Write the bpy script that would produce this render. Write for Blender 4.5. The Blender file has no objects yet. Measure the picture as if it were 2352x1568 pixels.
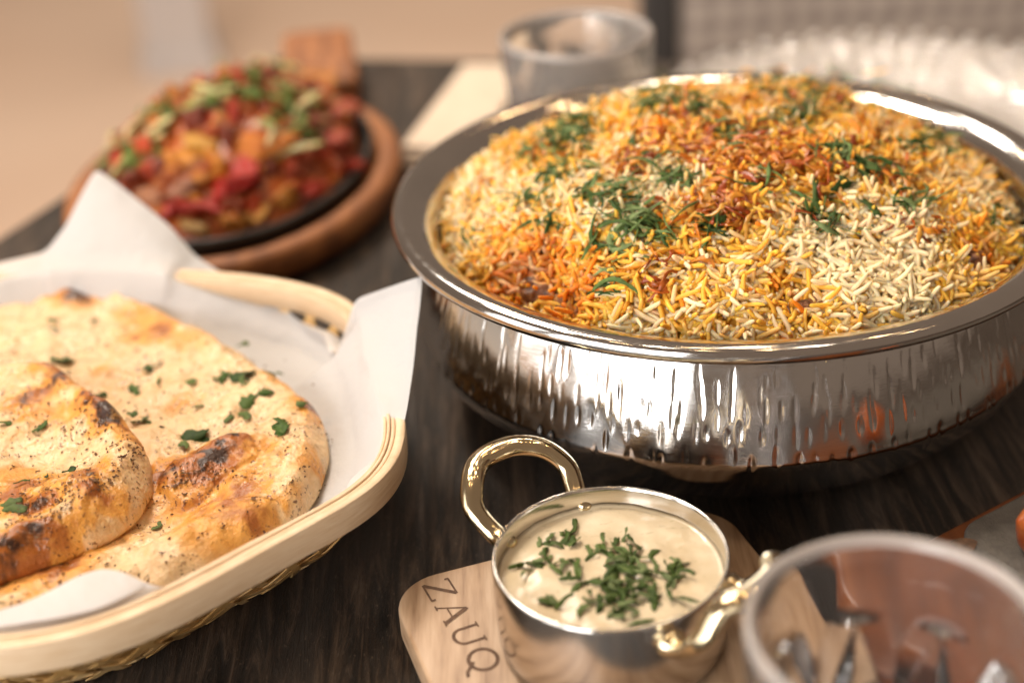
import bpy, bmesh, math, random
import numpy as np
from mathutils import Matrix, Vector, Quaternion
R = math.radians
rng = np.random.default_rng(7); random.seed(7)
sc = bpy.context.scene
col = sc.collection

# ------------------------------------------------------------------ camera
F, PITCH, ROLL, HC = 3444.0, R(29.18), R(-3.67), 0.33      # focal length in pixels of a 2352 px wide frame
cp, sp = math.cos(PITCH), math.sin(PITCH)
FW = np.array([0, cp, -sp]); UP = np.array([0, sp, cp]); RT = np.array([1., 0, 0])
CR = RT * math.cos(ROLL) + UP * math.sin(ROLL); CU = -RT * math.sin(ROLL) + UP * math.cos(ROLL)
CO = np.array([0, 0, HC])
def at(x, y, z=0.0):            # a point of the photograph (2352 px wide) on the level z
    d = FW + CR * (x - 1176) / F - CU * (y - 784) / F
    return CO + d * ((z - HC) / d[2])
def aty(x, y, Y):               # the same at the distance Y
    d = FW + CR * (x - 1176) / F - CU * (y - 784) / F
    return CO + d * (Y / d[1])
cam = bpy.data.cameras.new('camera'); co = bpy.data.objects.new('camera', cam); col.objects.link(co)
m = Matrix.Identity(4)
for i in range(3):
    m[i][0], m[i][1], m[i][2], m[i][3] = CR[i], CU[i], -FW[i], CO[i]
co.matrix_world = m
cam.sensor_width = 36; cam.lens = F / 2352 * 36; cam.clip_start = 0.01; cam.clip_end = 60
cam.dof.use_dof = True; cam.dof.focus_distance = 0.51; cam.dof.aperture_fstop = 4.0
sc.camera = co

# ------------------------------------------------------------------ light
w = bpy.data.worlds.new('World'); sc.world = w; w.use_nodes = True
bg = w.node_tree.nodes['Background']; bg.inputs[0].default_value = (0.27, 0.20, 0.15, 1); bg.inputs[1].default_value = 0.78
sc.view_settings.view_transform = 'Standard'; sc.view_settings.look = 'None'
sc.view_settings.exposure = 0.12; sc.view_settings.gamma = 1.0
sc.cycles.max_bounces = 10; sc.cycles.transmission_bounces = 8; sc.cycles.glossy_bounces = 5
sc.cycles.diffuse_bounces = 3; sc.cycles.caustics_reflective = False; sc.cycles.caustics_refractive = True; sc.cycles.blur_glossy = 1.0
sc.cycles.sample_clamp_indirect = 6
sc.cycles.use_denoising = True
def area(name, loc, target, sx, sy, radiance, color):
    l = bpy.data.lights.new(name, 'AREA'); l.shape = 'RECTANGLE'; l.size = sx; l.size_y = sy
    l.energy = radiance * math.pi * sx * sy; l.color = color
    o = bpy.data.objects.new(name, l); col.objects.link(o); o.location = loc
    o.rotation_euler = (Vector(target) - Vector(loc)).to_track_quat('-Z', 'Y').to_euler()
    return o
BC = np.array([0.0903, 0.5543])          # bowl centre
def sph(az, el, d):                      # az from the camera side towards the left, seen from the bowl
    a, e = R(az), R(el)
    return (BC[0] - d * math.sin(a) * math.cos(e), BC[1] - d * math.cos(a) * math.cos(e), 0.1 + d * math.sin(e))
# tall window panes to the left behind the camera
for az, ww, wr in ((27, .44, 10.5), (38.5, .46, 10.5), (54, .74, 4.2), (77, .80, 2.6)):
    area('window_light', sph(az, 11, 2.6), (BC[0], BC[1], .1), ww, 2.0, wr, (1.0, 0.98, 0.95))
# soft ceiling glow, behind and to the left of the table
area('ceiling_glow_and_fill', (-.70, 1.45, 1.9), (0, .5, 0), .50, .50, 40.0, (1.0, 0.89, 0.77))
area('ceiling_glow_and_fill', (-.7, 3.3, 2.6), (-.8, 3.3, 0), .90, .90, 18.0, (1.0, 0.90, 0.78))  # further panel, added to brighten the far floor
for x, y in ((-.35, 1.35), (.35, 1.75), (-.9, .7), (-.25, .55), (.55, .9), (-.55, 1.9)):
    area('ceiling_spot', (x, y, 1.9), (x * .3, y * .3 + .35, 0), .09, .09, 80, (1.0, 0.84, 0.66))

for x, y, z in ((-.45, .9, 1.7), (.1, 1.2, 1.75), (.3, .5, 1.8), (-.1, .1, 1.7), (.75, 1.3, 1.7), (-1.0, 1.1, 1.6), (.45, 2.3, 1.6), (-.15, 2.6, 1.5), (-.6, .25, 1.75), (1.0, .6, 1.6)):
    l = bpy.data.lights.new('ceiling_bulb', 'POINT'); l.shadow_soft_size = .022; l.energy = 2.2; l.color = (1.0, .66, .34)
    o = bpy.data.objects.new('ceiling_bulb', l); col.objects.link(o); o.location = (x, y, z)

# ------------------------------------------------------------------ helpers
def tag(o, label=None, cat=None, group=None, kind=None):
    if label: o['label'] = label
    if cat: o['category'] = cat
    if group: o['group'] = group
    if kind: o['kind'] = kind
    return o
def thing(name, label, cat, loc=(0, 0, 0), group=None):
    o = bpy.data.objects.new(name, None); col.objects.link(o); o.location = loc; o.empty_display_size = .02
    return tag(o, label, cat, group)
def mk(name, verts, faces, mat, smooth=True, cols=None):
    me = bpy.data.meshes.new(name)
    me.from_pydata([tuple(v) for v in verts], [], [tuple(f) for f in faces]) if not isinstance(faces, np.ndarray) else fast(me, verts, faces)
    if cols is not None:
        a = me.color_attributes.new('Col', 'FLOAT_COLOR', 'POINT')
        a.data.foreach_set('color', np.ascontiguousarray(np.c_[cols, np.ones(len(cols))], dtype=np.float32).ravel())
    if smooth: me.polygons.foreach_set('use_smooth', np.ones(len(me.polygons), bool))
    me.materials.append(mat); me.update()
    return me
def fast(me, v, f):
    v = np.asarray(v, np.float32); k = f.shape[1]
    me.vertices.add(len(v)); me.vertices.foreach_set('co', v.ravel())
    me.loops.add(f.size); me.loops.foreach_set('vertex_index', f.astype(np.int32).ravel())
    me.polygons.add(len(f)); me.polygons.foreach_set('loop_start', np.arange(0, f.size, k, dtype=np.int32))
    me.polygons.foreach_set('loop_total', np.full(len(f), k, np.int32)); me.update(calc_edges=True); me.validate()
def ob(name, me, parent=None, loc=None):
    o = bpy.data.objects.new(name, me); col.objects.link(o)
    if parent is not None: o.parent = parent
    if loc is not None: o.location = loc
    return o
def local(verts, parent):                # world coordinates -> the thing's own
    return np.asarray(verts, float) - np.array(parent.location)
def grid_faces(nu, nv, close_u=True):    # vertices [v][u]
    u = np.arange(nu if close_u else nu - 1); v = np.arange(nv - 1)
    U, V = np.meshgrid(u, v); U2 = (U + 1) % nu
    return np.stack([V * nu + U, V * nu + U2, (V + 1) * nu + U2, (V + 1) * nu + U], -1).reshape(-1, 4)
def lathe(prof, n=96):
    p = np.array(prof); t = np.linspace(0, 2 * np.pi, n, endpoint=False)
    v = np.stack([p[:, None, 0] * np.cos(t), p[:, None, 0] * np.sin(t), p[:, None, 1] + 0 * t], -1).reshape(-1, 3)
    return v, grid_faces(n, len(p))
def smooth_path(p, n):                   # Catmull-Rom through p
    p = np.array(p, float); q = np.vstack([2 * p[0] - p[1], p, 2 * p[-1] - p[-2]]); out = []
    for s in np.linspace(0, len(p) - 1 - 1e-9, n):
        i = int(s); t = s - i; a, b, c, d = q[i:i + 4]
        out.append(.5 * ((2 * b) + (c - a) * t + (2 * a - 5 * b + 4 * c - d) * t * t + (3 * b - a - 3 * c + d) * t ** 3))
    return np.array(out)
def tube(path, rad, seg=10, flat=1.0, up=(0, 0, 1), cap=True):
    P = np.array(path, float); n = len(P); rad = np.broadcast_to(rad, n)
    T = np.gradient(P, axis=0); T /= np.linalg.norm(T, axis=1)[:, None]
    U = np.array(up, float); vs = []
    a = np.linspace(0, 2 * np.pi, seg, endpoint=False)
    for i in range(n):
        s = np.cross(T[i], U); s /= np.linalg.norm(s) + 1e-12; q = np.cross(s, T[i])
        vs.append(P[i] + rad[i] * (np.cos(a)[:, None] * s * flat + np.sin(a)[:, None] * q))
    v = np.concatenate(vs); f = [tuple(x) for x in grid_faces(seg, n)]
    if cap: f += [tuple(range(seg))[::-1], tuple(range((n - 1) * seg, n * seg))]
    return v, f
def prism(outline, z0, z1, bev=.001, nb=3):   # rounded-edge slab over an outline (ccw list)
    o = np.array(outline, float); n = len(o)
    d = np.roll(o, -1, 0) - np.roll(o, 1, 0); nn = np.stack([d[:, 1], -d[:, 0]], 1); nn /= np.linalg.norm(nn, axis=1)[:, None]
    rings = []
    for k in range(nb + 1):
        t = k / nb * math.pi / 2; rings.append((bev * (1 - math.sin(t)), z0 + bev * (1 - math.cos(t))))
    for k in range(nb + 1):
        t = k / nb * math.pi / 2; rings.append((bev * (1 - math.cos(t)), z1 - bev * (1 - math.sin(t))))
    v = np.concatenate([np.c_[o - nn * i, np.full(n, z)] for i, z in rings])
    f = [tuple(x) for x in grid_faces(n, len(rings))] + [tuple(range(n))[::-1], tuple(range((len(rings) - 1) * n, len(rings) * n))]
    return v, f
def rrect(cx, cy, hx, hy, r, ang, k=6):
    pts = []
    for sx, sy, a0 in ((1, 1, 0), (-1, 1, 90), (-1, -1, 180), (1, -1, 270)):
        for j in range(k + 1):
            a = R(a0 + 90 * j / k); pts.append((sx * (hx - r) + r * math.cos(a), sy * (hy - r) + r * math.sin(a)))
    c, s = math.cos(ang), math.sin(ang)
    return [(cx + x * c - y * s, cy + x * s + y * c) for x, y in pts]
def join(parts):
    V, Fc, n = [], [], 0
    for v, f in parts:
        V.append(np.asarray(v)); Fc += [tuple(int(i) + n for i in q) for q in f]; n += len(v)
    return np.concatenate(V), Fc
LAT = np.random.default_rng(3).random((8, 256, 256))
def vn(x, y, s=0):
    x = np.asarray(x, float) + 91.3; y = np.asarray(y, float) + 57.7
    xi, yi = np.floor(x).astype(int), np.floor(y).astype(int); fx, fy = x - xi, y - yi
    fx = fx * fx * (3 - 2 * fx); fy = fy * fy * (3 - 2 * fy); L = LAT[s % 8]
    g = lambda i, j: L[i & 255, j & 255]
    return (g(xi, yi) * (1 - fx) + g(xi + 1, yi) * fx) * (1 - fy) + (g(xi, yi + 1) * (1 - fx) + g(xi + 1, yi + 1) * fx) * fy
def fbm(x, y, s=0, o=3):
    r = 0; a = .5
    for k in range(o): r = r + a * (vn(x, y, s + k) - .5) * 2; x, y, a = x * 2.03, y * 2.03, a * .5
    return r
def gauss(x, y, c, r): return np.exp(-((x - c[0]) ** 2 + (y - c[1]) ** 2) / (2 * r * r))
def ss(a, b, x): t = np.clip((x - a) / (b - a), 0, 1); return t * t * (3 - 2 * t)

# ------------------------------------------------------------------ materials
def material(name, rough=.5, metallic=0., base=(.5, .5, .5), **kw):
    mt = bpy.data.materials.new(name); mt.use_nodes = True; nt = mt.node_tree; b = nt.nodes['Principled BSDF']
    b.inputs['Roughness'].default_value = rough; b.inputs['Metallic'].default_value = metallic
    b.inputs['Base Color'].default_value = (*base, 1)
    for k, v in kw.items():
        b.inputs[k.replace('_', ' ')].default_value = v
    return mt, nt, b
def N(nt, t, **kw):
    n = nt.nodes.new(t)
    for k, v in kw.items():
        if k in n.inputs: n.inputs[k].default_value = v
        else: setattr(n, k, v)
    return n
def coords(nt, scale=(1, 1, 1), rot=(0, 0, 0), kind='Object'):
    tc = N(nt, 'ShaderNodeTexCoord'); mp = N(nt, 'ShaderNodeMapping'); mp.inputs['Scale'].default_value = scale; mp.inputs['Rotation'].default_value = rot
    nt.links.new(tc.outputs[kind], mp.inputs[0]); return mp.outputs[0]
def noise(nt, vec, scale, detail=4, rough=.55, dist=0):
    n = N(nt, 'ShaderNodeTexNoise'); n.inputs['Scale'].default_value = scale; n.inputs['Detail'].default_value = detail
    n.inputs['Roughness'].default_value = rough; n.inputs['Distortion'].default_value = dist
    nt.links.new(vec, n.inputs['Vector']); return n.outputs['Fac']
def ramp(nt, fac, stops):
    r = N(nt, 'ShaderNodeValToRGB'); e = r.color_ramp.elements
    while len(e) < len(stops): e.new(.5)
    for q, (p, c) in zip(e, stops): q.position = p; q.color = (*c, 1)
    nt.links.new(fac, r.inputs[0]); return r.outputs[0]
def bump(nt, b, h, strength=.3, dist=.001, prev=None):
    n = N(nt, 'ShaderNodeBump'); n.inputs['Strength'].default_value = strength; n.inputs['Distance'].default_value = dist
    nt.links.new(h, n.inputs['Height'])
    if prev is not None: nt.links.new(prev, n.inputs['Normal'])
    nt.links.new(n.outputs[0], b.inputs['Normal']); return n.outputs[0]
def mixc(nt, fac, a, b_, mode='MIX'):
    n = N(nt, 'ShaderNodeMix', data_type='RGBA', blend_type=mode)
    if isinstance(fac, float): n.inputs[0].default_value = fac
    else: nt.links.new(fac, n.inputs[0])
    for v, i in ((a, 6), (b_, 7)):
        if isinstance(v, tuple): n.inputs[i].default_value = (*v, 1)
        else: nt.links.new(v, n.inputs[i])
    return n.outputs[2]
def varied(name, stops, scale=40, rough=.5, bmp=.2, bscale=200, stretch=(1, 1, 1), rot=(0, 0, 0), metallic=0., bdist=.0006, detail=5, **kw):
    mt, nt, b = material(name, rough, metallic, **kw)
    v = coords(nt, stretch, rot); nt.links.new(ramp(nt, noise(nt, v, scale, detail), stops), b.inputs['Base Color'])
    if bmp: bump(nt, b, noise(nt, v, bscale, 3), bmp, bdist)
    return mt
def attr_mat(name, rough, source='attr', sss=0., bmp=0., bscale=600, jitter=.25, spec=.5, **kw):
    mt, nt, b = material(name, rough, **kw)
    if source == 'attr': c = N(nt, 'ShaderNodeVertexColor', layer_name='Col').outputs[0]
    else: c = N(nt, 'ShaderNodeObjectInfo').outputs['Color']
    v = coords(nt)
    nz = ramp(nt, noise(nt, v, bscale * .5, 3), [(.3, (1 - jitter,) * 3), (.7, (1.0,) * 3)])
    c = mixc(nt, 1.0, c, nz, 'MULTIPLY'); nt.links.new(c, b.inputs['Base Color'])
    b.inputs['Specular IOR Level'].default_value = spec
    if sss:
        b.inputs['Subsurface Weight'].default_value = sss; b.inputs['Subsurface Radius'].default_value = (1, .6, .3); b.inputs['Subsurface Scale'].default_value = .0028
    if bmp: bump(nt, b, noise(nt, v, bscale, 3), bmp, .0005)
    return mt

GRAIN = R(68)
def table_mat():
    mt, nt, b = material('dark_table_wood', .55)
    v = coords(nt, (1, .09, 1), (0, 0, R(90) - GRAIN)); v2 = coords(nt, (1, .35, 1), (0, 0, R(90) - GRAIN))
    n1 = noise(nt, v, 170, 9, .72, .8); n2 = noise(nt, v2, 38, 5, .6); n3 = noise(nt, v2, 900, 3, .6)
    c = ramp(nt, n1, [(.40, (.004, .003, .002)), (.48, (.020, .0125, .008)), (.57, (.080, .050, .031)), (.70, (.19, .13, .088))])
    c = mixc(nt, ramp(nt, n2, [(.35, (.0,) * 3), (.7, (.5,) * 3)]), c, (.085, .060, .042))
    c = mixc(nt, ramp(nt, n3, [(.62, (0,) * 3), (.70, (.6,) * 3)]), c, (.17, .12, .08))
    nt.links.new(c, b.inputs['Base Color'])
    nt.links.new(ramp(nt, n2, [(.3, (.42,) * 3), (.7, (.7,) * 3)]), b.inputs['Roughness'])
    nb = bump(nt, b, n1, 1.0, .0035); bump(nt, b, n3, .5, .0010, nb)
    return mt
M = {}
M['table'] = table_mat()
M['bamboo'] = varied('pale_bamboo', [(.3, (.66, .45, .26)), (.55, (.77, .57, .37)), (.75, (.83, .66, .46))], 36, .5, .35, 60, (3, 3, 60), bdist=.0006)
M['strip'] = varied('woven_bamboo', [(.3, (.36, .19, .055)), (.5, (.62, .38, .14)), (.72, (.74, .52, .26))], 55, .45, .2, 700, bdist=.0004)
M['wood'] = varied('warm_platter_wood', [(.3, (.16, .052, .013)), (.52, (.30, .105, .028)), (.75, (.42, .17, .052))], 90, .6, .25, 120, (1, .12, 1), (0, 0, R(5)), bdist=.0008)
M['orange_wood'] = varied('orange_wood', [(.3, (.075, .020, .005)), (.6, (.17, .048, .010)), (.8, (.25, .085, .022))], 100, .4, .2, 120, (1, .12, 1), (0, 0, R(-60)))
M['board'] = varied('acacia_board', [(.30, (.24, .135, .07)), (.48, (.40, .255, .15)), (.70, (.52, .36, .235))], 240, .5, .25, 250, (1, .10, 1), (0, 0, R(72)), bdist=.0006)
M['burn'] = varied('burnt_lettering', [(.3, (.07, .035, .02)), (.7, (.16, .085, .045))], 400, .8, .2)
M['iron'] = varied('black_cast_iron', [(.3, (.012, .011, .010)), (.7, (.04, .036, .03))], 60, .45, .3, 500)
M['grey_iron'] = varied('grey_iron', [(.3, (.075, .066, .057)), (.7, (.13, .115, .10))], 260, .55, .5, 900, metallic=.2)
M['napkin'] = varied('cream_cloth', [(.3, (.66, .53, .41)), (.7, (.74, .61, .48))], 60, .85, .4, 900)
def steel_mat(name, base, r0, r1, streak):
    mt, nt, b = material(name, .1, 1.0, base)
    v = coords(nt, streak); n = noise(nt, v, 220, 4, .6)
    nt.links.new(ramp(nt, n, [(.35, (r0,) * 3), (.65, (r1,) * 3)]), b.inputs['Roughness'])
    bump(nt, b, n, .10, .00025)
    s = noise(nt, coords(nt), 25, 3); nt.links.new(ramp(nt, s, [(.3, tuple(x * .88 for x in base)), (.7, base)]), b.inputs['Base Color'])
    return mt
M['steel'] = steel_mat('hammered_steel', (.74, .72, .70), .06, .15, (1, 1, 16))
M['lip'] = steel_mat('polished_rim_steel', (.70, .665, .63), .07, .14, (1, 1, 8))
M['pot'] = steel_mat('brushed_pot_steel', (.74, .70, .65), .10, .2, (1, 1, 12))
M['brass'] = steel_mat('polished_brass', (.80, .66, .43), .09, .18, (1, 1, 1))
def glass_mat(name, rough=.0, tint=(1, 1, 1), clear=.975):
    mt, nt, b = material(name, rough, 0, tint); b.inputs['Transmission Weight'].default_value = clear; b.inputs['IOR'].default_value = 1.5
    bump(nt, b, noise(nt, coords(nt), 45, 2), .05, .001)
    return mt
M['glass'] = glass_mat('clear_glass', .01, (.97, .95, .94)); M['glass_far'] = glass_mat('light_whitened_glass', .02, (.95, .90, .85), .86); M['glass_rim'] = glass_mat('highlight_tinted_rim', .22, (.92, .82, .76), .66)  # far glass whitened in place of refracted surroundings; rim tint carries a highlight
def frosted():
    mt, nt, b = material('pressed_glass', .12, 0, (.86, .80, .74)); b.inputs['Transmission Weight'].default_value = .62; b.inputs['IOR'].default_value = 1.5
    bump(nt, b, noise(nt, coords(nt), 110, 3), .9, .004); return mt
M['charger'] = frosted()
def paper_mat():
    mt, nt, b = material('greaseproof_paper', .55, 0, (.80, .79, .785)); b.inputs['Specular IOR Level'].default_value = .3
    tr = N(nt, 'ShaderNodeBsdfTranslucent'); tr.inputs[0].default_value = (.80, .74, .68, 1)
    mx = N(nt, 'ShaderNodeMixShader'); mx.inputs[0].default_value = .36
    nt.links.new(b.outputs[0], mx.inputs[1]); nt.links.new(tr.outputs[0], mx.inputs[2]); nt.links.new(mx.outputs[0], nt.nodes['Material Output'].inputs[0])
    v = coords(nt); nb = bump(nt, b, noise(nt, v, 34, 4), .6, .005); bump(nt, b, noise(nt, v, 900, 3), .25, .0005, nb)
    return mt
M['paper'] = paper_mat()
def naan_mat():
    mt, nt, b = material('baked_naan', .55)
    c = N(nt, 'ShaderNodeVertexColor', layer_name='Col').outputs[0]; v = coords(nt)
    n1, n2, n3 = noise(nt, v, 150, 5, .6), noise(nt, v, 620, 3, .6), noise(nt, v, 60, 4)
    c = mixc(nt, 1.0, c, ramp(nt, n1, [(.3, (.80, .72, .60)), (.6, (1, 1, 1))]), 'MULTIPLY')
    fl = ramp(nt, n1, [(.60, (0,) * 3), (.72, (.55,) * 3)]); c = mixc(nt, fl, c, (.68, .34, .085))
    sp_ = N(nt, 'ShaderNodeMath', operation='MULTIPLY'); nt.links.new(ramp(nt, n2, [(.575, (0,) * 3), (.62, (.95,) * 3)]), sp_.inputs[0]); nt.links.new(ramp(nt, n3, [(.47, (0,) * 3), (.60, (1,) * 3)]), sp_.inputs[1])
    c = mixc(nt, sp_.outputs[0], c, (.15, .05, .015)); nt.links.new(c, b.inputs['Base Color'])
    nt.links.new(ramp(nt, n3, [(.4, (.58,) * 3), (.60, (.20,) * 3)]), b.inputs['Roughness'])
    b.inputs['Subsurface Weight'].default_value = .15; b.inputs['Subsurface Radius'].default_value = (1, .5, .2); b.inputs['Subsurface Scale'].default_value = .002
    nb = bump(nt, b, n1, .55, .0022); bump(nt, b, n2, .6, .0010, nb)
    return mt
M['naan'] = naan_mat()
M['rice'] = attr_mat('cooked_rice', .5, 'attr', .5, .12, 700, .12, .3)
M['rice_one'] = attr_mat('cooked_rice_grain', .5, 'obj', .5, .12, 700, .12, .3)
M['bed'] = attr_mat('rice_bed', .5, 'attr', 0, .5, 350, .2)
M['herb'] = attr_mat('fresh_mint', .6, 'obj', 0, .5, 900, .45, .22)
M['onion'] = attr_mat('fried_onion', .32, 'obj', .1, .4, 700, .4)
M['meat'] = varied('browned_meat', [(.35, (.05, .012, .003)), (.5, (.20, .065, .014)), (.68, (.42, .22, .07))], 190, .5, .9, 420, bdist=.0016)
M['lump'] = attr_mat('saucy_pieces', .36, 'obj', .1, .5, 250, .5)
M['sauce'] = varied('dark_curry_sauce', [(.3, (.20, .03, .004)), (.6, (.46, .10, .010)), (.8, (.58, .17, .02))], 60, .3, .6, 200, bdist=.001)
M['tandoori'] = varied('tandoori_meat', [(.3, (.10, .015, .004)), (.5, (.42, .09, .02)), (.75, (.62, .28, .08))], 60, .3, .5, 200, bdist=.001)
M['crumb'] = varied('burnt_herb', [(.35, (.05, .022, .008)), (.55, (.16, .065, .02)), (.75, (.11, .11, .03))], 500, .7, 0)
def raita_mat():
    mt, nt, b = material('creamy_raita', .22); v = coords(nt)
    c = ramp(nt, noise(nt, v, 60, 4), [(.3, (.66, .52, .33)), (.7, (.76, .64, .45))])
    c = mixc(nt, ramp(nt, noise(nt, coords(nt, (1, 2.2, 1)), 330, 2), [(.63, (0,) * 3), (.72, (.5,) * 3)]), c, (.34, .29, .16))
    nt.links.new(c, b.inputs['Base Color']); bump(nt, b, noise(nt, v, 160, 4), .25, .001); return mt
M['raita'] = raita_mat()
M['floor'] = varied('beige_floor', [(.3, (.68, .48, .35)), (.7, (.80, .60, .455))], .8, .5, .1, 60, detail=2)
M['post'] = varied('charcoal_post', [(.3, (.030, .028, .027)), (.7, (.05, .047, .045))], 30, .6, .1)
M['pillar'] = varied('pale_grey_paint', [(.3, (.52, .48, .46)), (.7, (.60, .56, .54))], 8, .6, .1)
def weave_mat():
    mt, nt, b = material('grey_weave', .8); v = coords(nt)
    cs = []
    for d in ('X', 'Z'):
        q = N(nt, 'ShaderNodeTexWave', bands_direction=d); q.inputs['Scale'].default_value = 14; q.inputs['Distortion'].default_value = 1.5; q.inputs['Detail'].default_value = 2
        nt.links.new(v, q.inputs[0]); cs.append(q.outputs['Fac'])
    mu = N(nt, 'ShaderNodeMath', operation='MULTIPLY'); nt.links.new(cs[0], mu.inputs[0]); nt.links.new(cs[1], mu.inputs[1])
    nt.links.new(ramp(nt, mu.outputs[0], [(.0, (.28, .24, .21)), (.6, (.55, .48, .42))]), b.inputs['Base Color']); bump(nt, b, mu.outputs[0], .5, .002)
    return mt
M['weave'] = weave_mat()

# ------------------------------------------------------------------ floor, table, far things
v = [(-9, -4, -.75), (9, -4, -.75), (9, 14, -.75), (-9, 14, -.75)]
tag(ob('floor', mk('floor', v, [(0, 1, 2, 3)], M['floor'], False)), kind='structure')
tb = thing('table', 'dark rough-sawn wooden table carrying all the dishes', 'table', (0.4, .3, -.75))
e1 = np.array([math.cos(R(67)), math.sin(R(67))]); e3 = np.array([math.cos(R(-13)), math.sin(R(-13))])
Lp = np.array([-.254, .784]); Fp = np.array([-.0466, .995])
A_ = np.array([e1, -e3]).T; ts = np.linalg.solve(A_, Fp - Lp); corner = Lp + e1 * ts[0]
q0 = corner; q1 = corner - e1 * 1.7; q2 = q1 + e3 * 1.5; q3 = corner + e3 * 1.5
vv, ff = prism([q0, q1, q2, q3], -.035, 0, .002)
ob('tabletop', mk('tabletop', local(vv, tb), ff, M['table'], False), tb)
for s, t in ((.12, .12), (.88, .12), (.12, .88), (.88, .88)):
    c = q0 + (q1 - q0) * s + (q3 - q0) * t
    vv, ff = prism(rrect(c[0], c[1], .035, .035, .004, R(67)), -.75, -.036, .002)
    ob('leg', mk('leg', local(vv, tb), ff, M['table'], False), tb)

pl = thing('pillar', 'pale grey pillar standing on the beige floor far behind the table', 'pillar', tuple(at(420, 150, -.75)))
vv, ff = prism(rrect(0, 0, .075, .075, .01, R(10)), .05, 1.6, .002); ob('shaft', mk('shaft', vv, ff, M['pillar'], False), pl)
vv, ff = prism(rrect(0, 0, .088, .088, .01, R(10)), 0, .05, .004); ob('plinth', mk('plinth', vv, ff, M['pillar'], False), pl)

cb = aty(1512, 100, 1.28)
ch = thing('chair', 'grey woven chair with a charcoal post behind the table', 'chair', (cb[0], 1.28, -.75))
def boxp(x0, x1, y0, y1, z0, z1, b=.003): return prism([(x0, y0), (x1, y0), (x1, y1), (x0, y1)], z0, z1, b)
for x in (0, .50):
    vv, ff = prism(rrect(x, 0, .016, .016, .006, 0), 0, .92, .003); ob('post', mk('post', vv, ff, M['post'], False), ch)
vv, ff = boxp(.018, .482, -.012, .012, .50, .92, .006); ob('backrest', mk('backrest', vv, ff, M['weave'], False), ch)
vv, ff = boxp(-.01, .51, .018, .47, .40, .45, .01); ob('seat', mk('seat', vv, ff, M['weave'], False), ch)
for x in (0, .50):
    vv, ff = prism(rrect(x, .45, .016, .016, .006, 0), 0, .40, .003); ob('leg', mk('leg', vv, ff, M['post'], False), ch)

# charger plate of pressed glass
cx, cy = .222, .792; RC = .135
cg = thing('charger_plate', 'pressed glass charger plate with beaded scalloped edge behind the bowl', 'plate', (cx, cy, 0.0))
t = np.linspace(0, 2 * np.pi, 240, endpoint=False); rr = np.array([0, .3, .55, .62, .70, .8, .9, .97, 1.0, 1.0, .97, .6, .5, 0]); zz = np.array([.006, .006, .006, .008, .012, .015, .018, .0195, .019, .0165, .0155, .003, .001, .001])
ripple = 1 + .010 * np.cos(t * 26)
vv = np.stack([RC * rr[:, None] * (1 + (ripple - 1) * (rr[:, None] > .8)) * np.cos(t), RC * rr[:, None] * (1 + (ripple - 1) * (rr[:, None] > .8)) * np.sin(t),
               zz[:, None] + .0005 * np.cos(t * 52) * ((rr[:, None] > .6) & (rr[:, None] < .99))], -1).reshape(-1, 3)
ob('plate', mk('plate', vv, grid_faces(240, len(rr)), M['charger']), cg)
bm = bmesh.new(); bmesh.ops.create_icosphere(bm, subdivisions=2, radius=.0058); bead = bpy.data.meshes.new('bead'); bm.to_mesh(bead); bm.free()
bead.materials.append(M['charger']); bead.polygons.foreach_set('use_smooth', np.ones(len(bead.polygons), bool))
for k in range(52):
    a = k / 52 * 2 * math.pi; r_ = RC * (1.0 + .010 * math.cos(a * 26))
    ob('bead', bead, cg, (r_ * math.cos(a), r_ * math.sin(a), .0185))

# folded napkin
pa, pb = at(912, 345, .012)[:2], at(1062, 150, .012)[:2]; d = (pb - pa) / np.linalg.norm(pb - pa); nrm = np.array([d[1], -d[0]])
nk = thing('napkin', 'cream folded napkin lying on the table beside the far tumbler', 'napkin', (*pa, 0))
ang = math.atan2(d[1], d[0]); ln = np.linalg.norm(pb - pa)
for k in range(3):
    c = pa + d * (ln / 2 + .0015 * k) + nrm * (.024 - .0005 * k)
    vv, ff = prism(rrect(c[0], c[1], ln / 2 - .001 * k, .023 - .0004 * k, .003, ang), .0005 + .0042 * k, .0045 + .0042 * k, .0018)
    vv[:, 2] += .0012 * fbm(vv[:, 0] * 25, vv[:, 1] * 25, 2) * (k > 0)
    ob('fold', mk('fold', local(vv, nk), ff, M['napkin']), nk)

# ------------------------------------------------------------------ serving bowl
bowl = thing('serving_bowl', 'large hammered steel handi bowl heaped with orange rice', 'bowl', (*BC, 0))
lip = [(.1172, .070), (.1176, .0765), (.1192, .0800), (.1225, .0832), (.127, .0855), (.1310, .0864), (.1338, .0860), (.1352, .0846), (.1356, .0828), (.1350, .0812), (.1335, .0804), (.1300, .0800), (.1245, .0782), (.1195, .0758), (.1170, .0725)]
lp = smooth_path([(a, 0, b) for a, b in lip], 60)[:, [0, 2]]
vv, ff = lathe(lp, 220); ob('rim', mk('rim', vv, ff, M['lip']), bowl)
inn = smooth_path([(a, 0, b) for a, b in [(.0005, .006), (.06, .006), (.09, .0075), (.108, .016), (.118, .035), (.1190, .055), (.1174, .068), (.1172, .0702)]], 30)[:, [0, 2]]
vv, ff = lathe(inn, 160); ob('inner_wall', mk('inner_wall', vv, ff, M['lip']), bowl)
outp = smooth_path([(a, 0, b) for a, b in [(.1168, .0735), (.1186, .0690), (.1209, .0620), (.1232, .0540), (.1253, .0455), (.1269, .0385), (.1273, .0350), (.1255, .0305), (.1215, .0235), (.114, .0145), (.104, .0065), (.093, .002), (.083, .0004), (.06, .0004)]], 96)[:, [0, 2]]
n = 1500; th = np.linspace(0, 2 * np.pi, n, endpoint=False)
disp = np.zeros((len(outp), n)); zc = outp[:, 1][:, None]
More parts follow.
